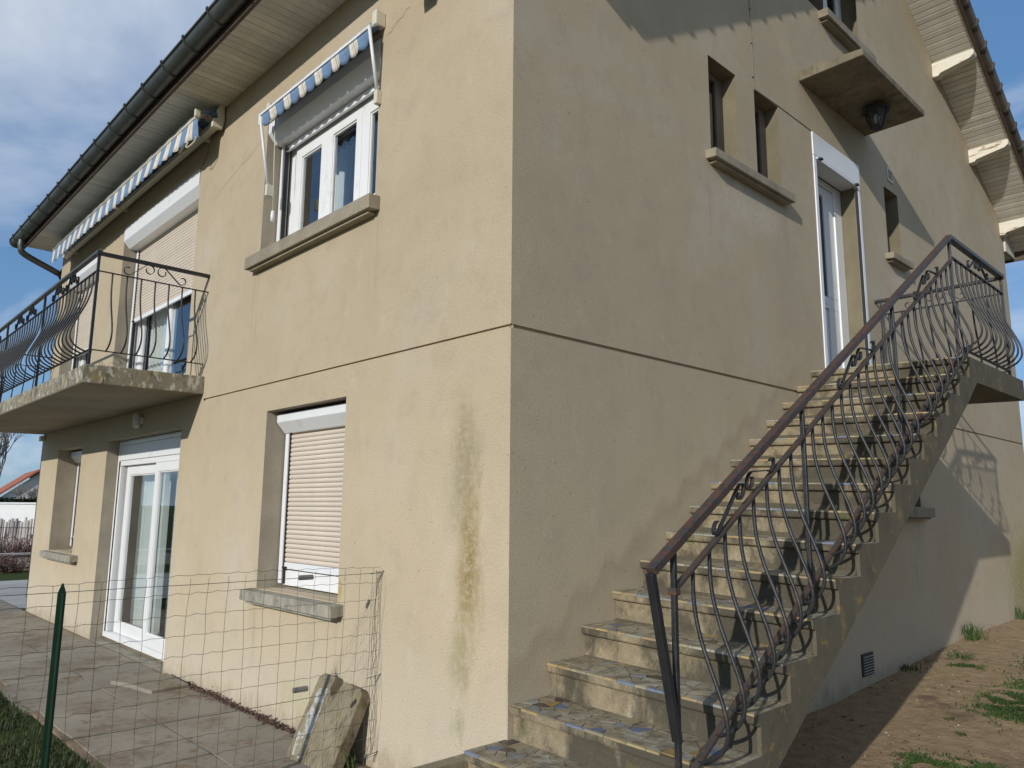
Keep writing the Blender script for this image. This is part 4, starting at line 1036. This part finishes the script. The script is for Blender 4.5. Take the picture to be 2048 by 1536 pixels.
tag(leaf_stuff('ground_cover', pts_[:15000], m_weed, .010, .034, .011, 5, 1.6, None, 1), 'low green weeds spreading in patches over the bare soil', 'weeds', kind='stuff')
def tuft(x, y, n_, h, label, cat='grass tuft', mat=None, w=.009, spread=.06):
    P_ = [(x + rr.gauss(0, spread), y + rr.gauss(0, spread), gz(x, y)-.01) for _ in range(n_)]
    return tag(leaf_stuff('grass_tuft', P_, mat or m_weed, h*.4, h, w, rr.randint(0, 999), 1.1), label, cat)
tuft(.10, 7.15, 90, .26, 'tall grass tuft at the foot of the gable where the shadow ends')
tuft(.10, 9.35, 70, .22, 'dark grass tuft at the far end of the gable wall')
tuft(.30, 6.05, 60, .12, 'small weed tuft on the soil in the shadow edge')
tuft(-1.30, -.10, 14, .30, 'narrow green grass blades beside the leaning slab', w=.013, spread=.02)
tuft(.06, 5.3, 40, .10, 'low weeds against the gable near the vent grille')
# reddish stonecrop along the foot of the front wall
m_sedum = plain('reddish stonecrop', (.085, .038, .032), .6, .4, 20, 60, .3, .003, c2=(.13, .09, .045), c2lo=.45, c2hi=.6, s2=9)
q = MB(); r3 = random.Random(9)
for _ in range(1100):
    x = r3.uniform(-4.2, -1.95); d = noise.noise((x*3, 0, 7)); 
    if d < -.25: continue
    y = -abs(r3.gauss(0, .028 + .045*max(0, d))) - .006; z = -.185 + abs(r3.gauss(0, .014 + .016*max(0, d))); s_ = r3.uniform(.006, .015)
    M_ = Matrix.Translation((x, y, z)) @ Matrix.Rotation(r3.uniform(0, 6), 4, 'Z') @ Matrix.Rotation(r3.uniform(-1, 1), 4, 'X')
    n0 = len(q.v); q.v += [tuple(M_ @ Vector(p_)) for p_ in ((-s_, 0, 0), (0, -s_*.6, s_*.3), (s_, 0, s_*.4), (0, s_*.6, s_*.3), (0, 0, s_))]
    for f_ in ((0, 1, 4), (1, 2, 4), (2, 3, 4), (3, 0, 4)): q.face(tuple(n0+i for i in f_))
tag(q.obj('stonecrop', m_sedum, recalc=False), 'reddish stonecrop and dirt creeping along the foot of the front wall', 'stonecrop', kind='stuff')
# crocus in the grass
cr_ = thing('crocus', (-4.55, -1.62, -.2), 'tiny purple crocus flowering in the grass beside the paving', 'flower')
q = MB(); q.tube([(-4.55, -1.62, -.21), (-4.55, -1.62, -.12)], .004, 5); q.obj('stem', m_weed, cr_)
q = MB()
for i in range(6):
    a = i*math.pi/3; M_ = Matrix.Translation((-4.55, -1.62, -.125)) @ Matrix.Rotation(a, 4, 'Z')
    n0 = len(q.v); q.v += [tuple(M_ @ Vector(p_)) for p_ in ((0, 0, 0), (.018, -.012, .025), (.024, 0, .06), (.018, .012, .025))]; q.face((n0, n0+1, n0+2, n0+3))
q.obj('petal', plain('purple petal', (.16, .05, .30), .6), cr_, recalc=False)

# ------------------------------------------------------------------ beyond the house, left
def tree(name, x, y, h, seed, label, levels=6, spread=.5, mat=None, group=None, base=-.3):
    rr = random.Random(seed); t = thing(name, (x, y, base), label, 'tree', group)
    tr_, cr = MB(), MB()
    def grow(p, d, l, r, lev):
        q_ = p + d*l; tgt = tr_ if lev == 0 else cr
        mid = p + d*l*.5 + Vector((rr.uniform(-1, 1), rr.uniform(-1, 1), rr.uniform(-.3, .3)))*l*.06
        tgt.tube([p, mid, q_], r, 4 if lev > 2 else 6)
        tgt_r = r*.72
        if lev >= levels: return
        for _ in range(rr.choice([2, 3, 3]) if lev else 4):
            nd = (d + Vector((rr.uniform(-1, 1), rr.uniform(-1, 1), rr.uniform(-.25, .7)))*spread).normalized()
            grow(p.lerp(q_, rr.uniform(.65, 1.)), nd, l*rr.uniform(.62, .85), tgt_r, lev+1)
    grow(Vector((x, y, base)), Vector((0, 0, 1)), h*.26, h*.011, 0)
    tr_.obj('trunk', mat, t); cr.obj('crown', mat, t); return t
m_bark = plain('winter bark', (.27, .235, .21), .9)
tree('bare_tree', -118, 13.0, 15.5, 4, 'tall bare winter tree behind the red-roofed house, leftmost', 6, .42, m_bark, 'bare trees on the skyline')
tree('bare_tree', -120, 17.5, 15.0, 8, 'bare winter tree behind the red-roofed house, close to the house wall', 6, .42, m_bark, 'bare trees on the skyline')
tree('bare_tree', -126, 8.5, 14, 15, 'bare winter tree partly outside the picture at the left edge', 6, .42, m_bark, 'bare trees on the skyline')
tree('bare_shrub', -66, 11.2, 4.4, 23, 'bare spreading shrub in front of the neighbouring gable', 6, .75, m_bark)
nh = thing('neighbour_house', (-92, 16, -.3), 'distant single-storey white house with red tiled roof', 'house')
HX, HY0, HY1, RZ, EZ = -88., 11.6, 20.4, 4.72, 1.30
RYm = (HY0+HY1)/2
mw = plain('pale neighbour render', (.62, .60, .57), .9)
TH = R(-6)
def hp(x, y, z):       # local house frame turned about its gable peak
    dx_, dy_ = x-HX, y-RYm
    return (HX + dx_*math.cos(TH) - dy_*math.sin(TH), RYm + dx_*math.sin(TH) + dy_*math.cos(TH), z)
q = MB(); q.poly([hp(HX, HY0+.8, -.4), hp(HX, HY1-.8, -.4), hp(HX, HY1-.8, EZ+.35), hp(HX, RYm, RZ-.2), hp(HX, HY0+.8, EZ+.35)]); q.quad(hp(HX, HY0+.8, -.4), hp(HX-12, HY0+.8, -.4), hp(HX-12, HY0+.8, EZ+.35), hp(HX, HY0+.8, EZ+.35)); q.obj('wall', mw, nh, recalc=False)
q = MB()
for ya, yb in ((HY0, RYm), (HY1, RYm)):
    q.prism([(ya, EZ), (yb, RZ), (yb, RZ+.22), (ya, EZ+.22)], lambda p_, t: hp(t, p_[0], p_[1]), HX-14, HX+.5)
q.obj('roof', plain('orange roof tile', (.36, .115, .06), .85, .2, 4, 30), nh)
q = MB(); r4 = random.Random(2)
q.prism([(1.15, .5), (1.25, 1.45), (1.5, 1.62), (4.6, 1.62), (4.7, .5)], lambda p_, t: (t, p_[0]*1.5+.15, p_[1]), -41.2, -40)
for _ in range(5000):
    y = r4.uniform(1.9, 7.2); z = r4.uniform(.6, 1.68); s_ = r4.uniform(.03, .07); M_ = Matrix.Translation((-39.95 + r4.uniform(-.1, .12), y, z)) @ Matrix.Rotation(r4.uniform(0, 6), 4, 'Z') @ Matrix.Rotation(r4.uniform(-1.5, 1.5), 4, 'X')
    n0 = len(q.v); q.v += [tuple(M_ @ Vector(p_)) for p_ in ((-s_, 0, 0), (0, -s_, 0), (s_, 0, 0), (0, s_, 0))]; q.face((n0, n0+1, n0+2, n0+3))
hg = thing('hedge', (-40.5, 4.5, -.3), 'dark clipped evergreen hedge behind the white garden wall', 'hedge')
q.obj('foliage', plain('dark hedge leaf', (.03, .045, .018), .8, .4, 6), hg)
MW = Matrix.Translation((-35.2, 2.2, 0)) @ Matrix.Rotation(R(-50), 4, 'Z')
q = MB(); q.box(-.1, .1, -14, 5, -.3, 1.38, 0, MW); q.box(-.16, .16, -14, 5, 1.381, 1.44, 0, MW)
gw = thing('garden_wall', (-35.2, 0, -.3), 'white garden wall beyond the reed fence', 'wall'); q.obj('masonry', plain('white wall paint', (.74, .74, .73), .8, .05), gw)
# reed fence: each cane bundle its own piece
rf = thing('reed_fence', (-22.2, 0, -.2), 'weathered grey reed screen fence below the white wall', 'fence')
m_reed = plain('weathered reed', (.50, .45, .41), .95, .25, 3, 60, .3, .01, c2=(.26, .20, .17), c2lo=.55, c2hi=.75, s2=2, rand=.45)
q = MB(); q.sweep([(0, 0, 0), (0, 0, .55), (.01, 0, 1.2)], [(.03*math.cos(2*math.pi*i/6), .04*math.sin(2*math.pi*i/6)) for i in range(6)]); me = q.mesh('reed_bundle', m_reed)
r5 = random.Random(31)
for i in range(110):
    o = link('reed_bundle', me, rf, 0, (-22.4 + .77*(i-75)*.075 + r5.uniform(-.03, .03), 1.3 + .64*(i-75)*.075, -.28)); o.scale = (1, 1, r5.uniform(.97, 1.1)); o.rotation_euler = (r5.uniform(-.03, .03), r5.uniform(-.03, .03), r5.uniform(0, 3))
for z in (.15, .75):
    q = MB(); q.tube([(-22.4 - .77*5.6 + .05, 1.3 - .64*5.6 - .05, z), (-22.4 + .77*2.6 + .05, 1.3 + .64*2.6 - .05, z)], .006, 5); q.obj('binding_wire', m_iron, rf)
# climbing stems and shrubs in front of the reeds
m_twig = plain('reddish twig', (.13, .06, .055), .9)
def shrub(x, y, h, seed, label, mat, n_=60, w=.5, z0=-.25, r_=.008):
    rr = random.Random(seed); t = thing('shrub', (x, y, z0), label, 'shrub'); q = MB(); lf = MB()
    for _ in range(n_):
        a = rr.uniform(0, 2*math.pi); l_ = h*rr.uniform(.4, 1); p0 = Vector((x + rr.uniform(-.3, .3)*w, y + rr.uniform(-1, 1)*w, z0))
        d = Vector((math.cos(a)*.35, math.sin(a)*.5, 1)).normalized()
        P_ = [p0, p0 + d*l_*.5 + Vector((rr.uniform(-.1, .1), rr.uniform(-.1, .1), 0))*l_, p0 + d*l_ + Vector((rr.uniform(-.25, .25), rr.uniform(-.25, .25), 0))*l_]
        q.tube(P_, r_, 4)
        for _k in range(6):
            c_ = P_[0].lerp(P_[2], rr.uniform(.2, 1)) + Vector((rr.uniform(-.1, .1), rr.uniform(-.1, .1), rr.uniform(-.1, .1))); s_ = rr.uniform(.015, .04)
            M_ = Matrix.Translation(c_) @ Matrix.Rotation(rr.uniform(0, 6), 4, 'Z') @ Matrix.Rotation(rr.uniform(-1.5, 1.5), 4, 'X')
            n0 = len(lf.v); lf.v += [tuple(M_ @ Vector(p_)) for p_ in ((-s_, 0, 0), (0, -s_*.6, 0), (s_, 0, 0), (0, s_*.6, 0))]; lf.face((n0, n0+1, n0+2, n0+3))
    q.obj('stem', m_twig, t, recalc=False); lf.obj('foliage', mat, t, recalc=False); return t
m_brown = plain('withered leaf', (.15, .085, .06), .9, .4, 9); m_heather = plain('dark shrub leaf', (.07, .06, .04), .9, .4, 9)
shrub(-22.0, .75, .75, 3, 'reddish-brown twiggy shrub against the reed fence, left one', m_brown, 110, .7)
shrub(-21.0, 1.7, .95, 5, 'reddish-brown twiggy shrub against the reed fence beside the house corner', m_brown, 100, .55)
shrub(-18.4, 1.0, .55, 9, 'low dried brown bush in front of the low pale wall', m_brown, 150, .5, -.25, .005)
shrub(-21.9, 1.25, 1.6, 12, 'thin purple-stemmed bush rising above the reed fence', plain('purple grey leaf', (.13, .11, .17), .9), 12, .12)
lw = thing('low_wall', (-19, 0, -.3), 'low pale garden border wall beyond the driveway', 'wall')
q = MB(); q.box(-19.2, -18.95, -12, 4, -.3, .16); q.box(-19.25, -18.9, -12, 4, .161, .20); q.obj('coping', concrete('pale border stone', (.46, .43, .38)), lw)

# ------------------------------------------------------------------ pebbles and dead leaves on the soil
q = MB(); r6 = random.Random(77)
for _ in range(230):
    x, y = r6.uniform(.03, 1.5), r6.uniform(1.9, 9.5); s_ = r6.choice([.004, .006, .006, .009, .014]); z = gz(x, y)
    M_ = Matrix.Translation((x, y, z + s_*.25)) @ Matrix.Rotation(r6.uniform(0, 6), 4, 'Z') @ Matrix.Diagonal((s_*r6.uniform(.8, 1.6), s_, s_*.6, 1))
    n0 = len(q.v); q.v += [tuple(M_ @ Vector(p_)) for p_ in ((1, 0, 0), (0, 1, 0), (-1, 0, 0), (0, -1, 0), (0, 0, 1), (0, 0, -1))]
    for f_ in ((0, 1, 4), (1, 2, 4), (2, 3, 4), (3, 0, 4), (1, 0, 5), (2, 1, 5), (3, 2, 5), (0, 3, 5)): q.face(tuple(n0+i for i in f_), 0 if r6.random() < .75 else 1, True)
tag(q.obj('pebbles', [plain('pale pebble', (.36, .30, .225), .9), plain('brown clod', (.20, .14, .085), .95)], recalc=False), 'small stones and crumbs scattered over the bare soil', 'pebbles', kind='stuff')
q = MB()
for _ in range(130):
    x, y = r6.uniform(.03, 1.45), r6.uniform(2.2, 8.5)
    if r6.random() < .5: x = abs(r6.gauss(0, .12)) + .02
    s_ = r6.uniform(.010, .028); M_ = Matrix.Translation((x, y, gz(x, y) + .006)) @ Matrix.Rotation(r6.uniform(0, 6), 4, 'Z') @ Matrix.Rotation(r6.uniform(-.5, .5), 4, 'X')
    n0 = len(q.v); q.v += [tuple(M_ @ Vector(p_)) for p_ in ((-s_, 0, 0), (-s_*.2, -s_*.45, .004), (s_, 0, .002), (-s_*.2, s_*.45, .004))]; q.face((n0, n0+1, n0+2, n0+3))
tag(q.obj('dead_leaves', plain('dead leaf', (.10, .065, .04), .9, .4, 20), recalc=False), 'dark dead leaves and twigs littering the soil along the gable', 'leaves', kind='stuff')

# ------------------------------------------------------------------ unseen hedge, added to keep low sky light off the gable
light_block = thing('hedge', (8.2, 10, -.2), 'tall dark hedge added out of view to block sky light from the gable', 'hedge')
q = MB(); r7 = random.Random(14)
q.prism([(7.7, -.3), (7.55, 1.5), (7.7, 3.0), (8.2, 3.2), (8.7, 3.0), (8.85, -.3)], lambda p_, t: (p_[0] + .1*math.sin(t*3), t, p_[1]), .5, 26)
for _ in range(9000):
    y = r7.uniform(.4, 26); z = r7.uniform(-.1, 3.3); s_ = r7.uniform(.04, .09)
    M_ = Matrix.Translation((7.62 + r7.uniform(-.12, .1), y, z)) @ Matrix.Rotation(r7.uniform(0, 6), 4, 'Z') @ Matrix.Rotation(r7.uniform(-1.5, 1.5), 4, 'X')
    n0 = len(q.v); q.v += [tuple(M_ @ Vector(p_)) for p_ in ((-s_, 0, 0), (0, -s_, 0), (s_, 0, 0), (0, s_, 0))]; q.face((n0, n0+1, n0+2, n0+3))
q.obj('foliage', plain('light blocker foliage', (.028, .042, .018), .8, .4, 6), light_block, recalc=False)
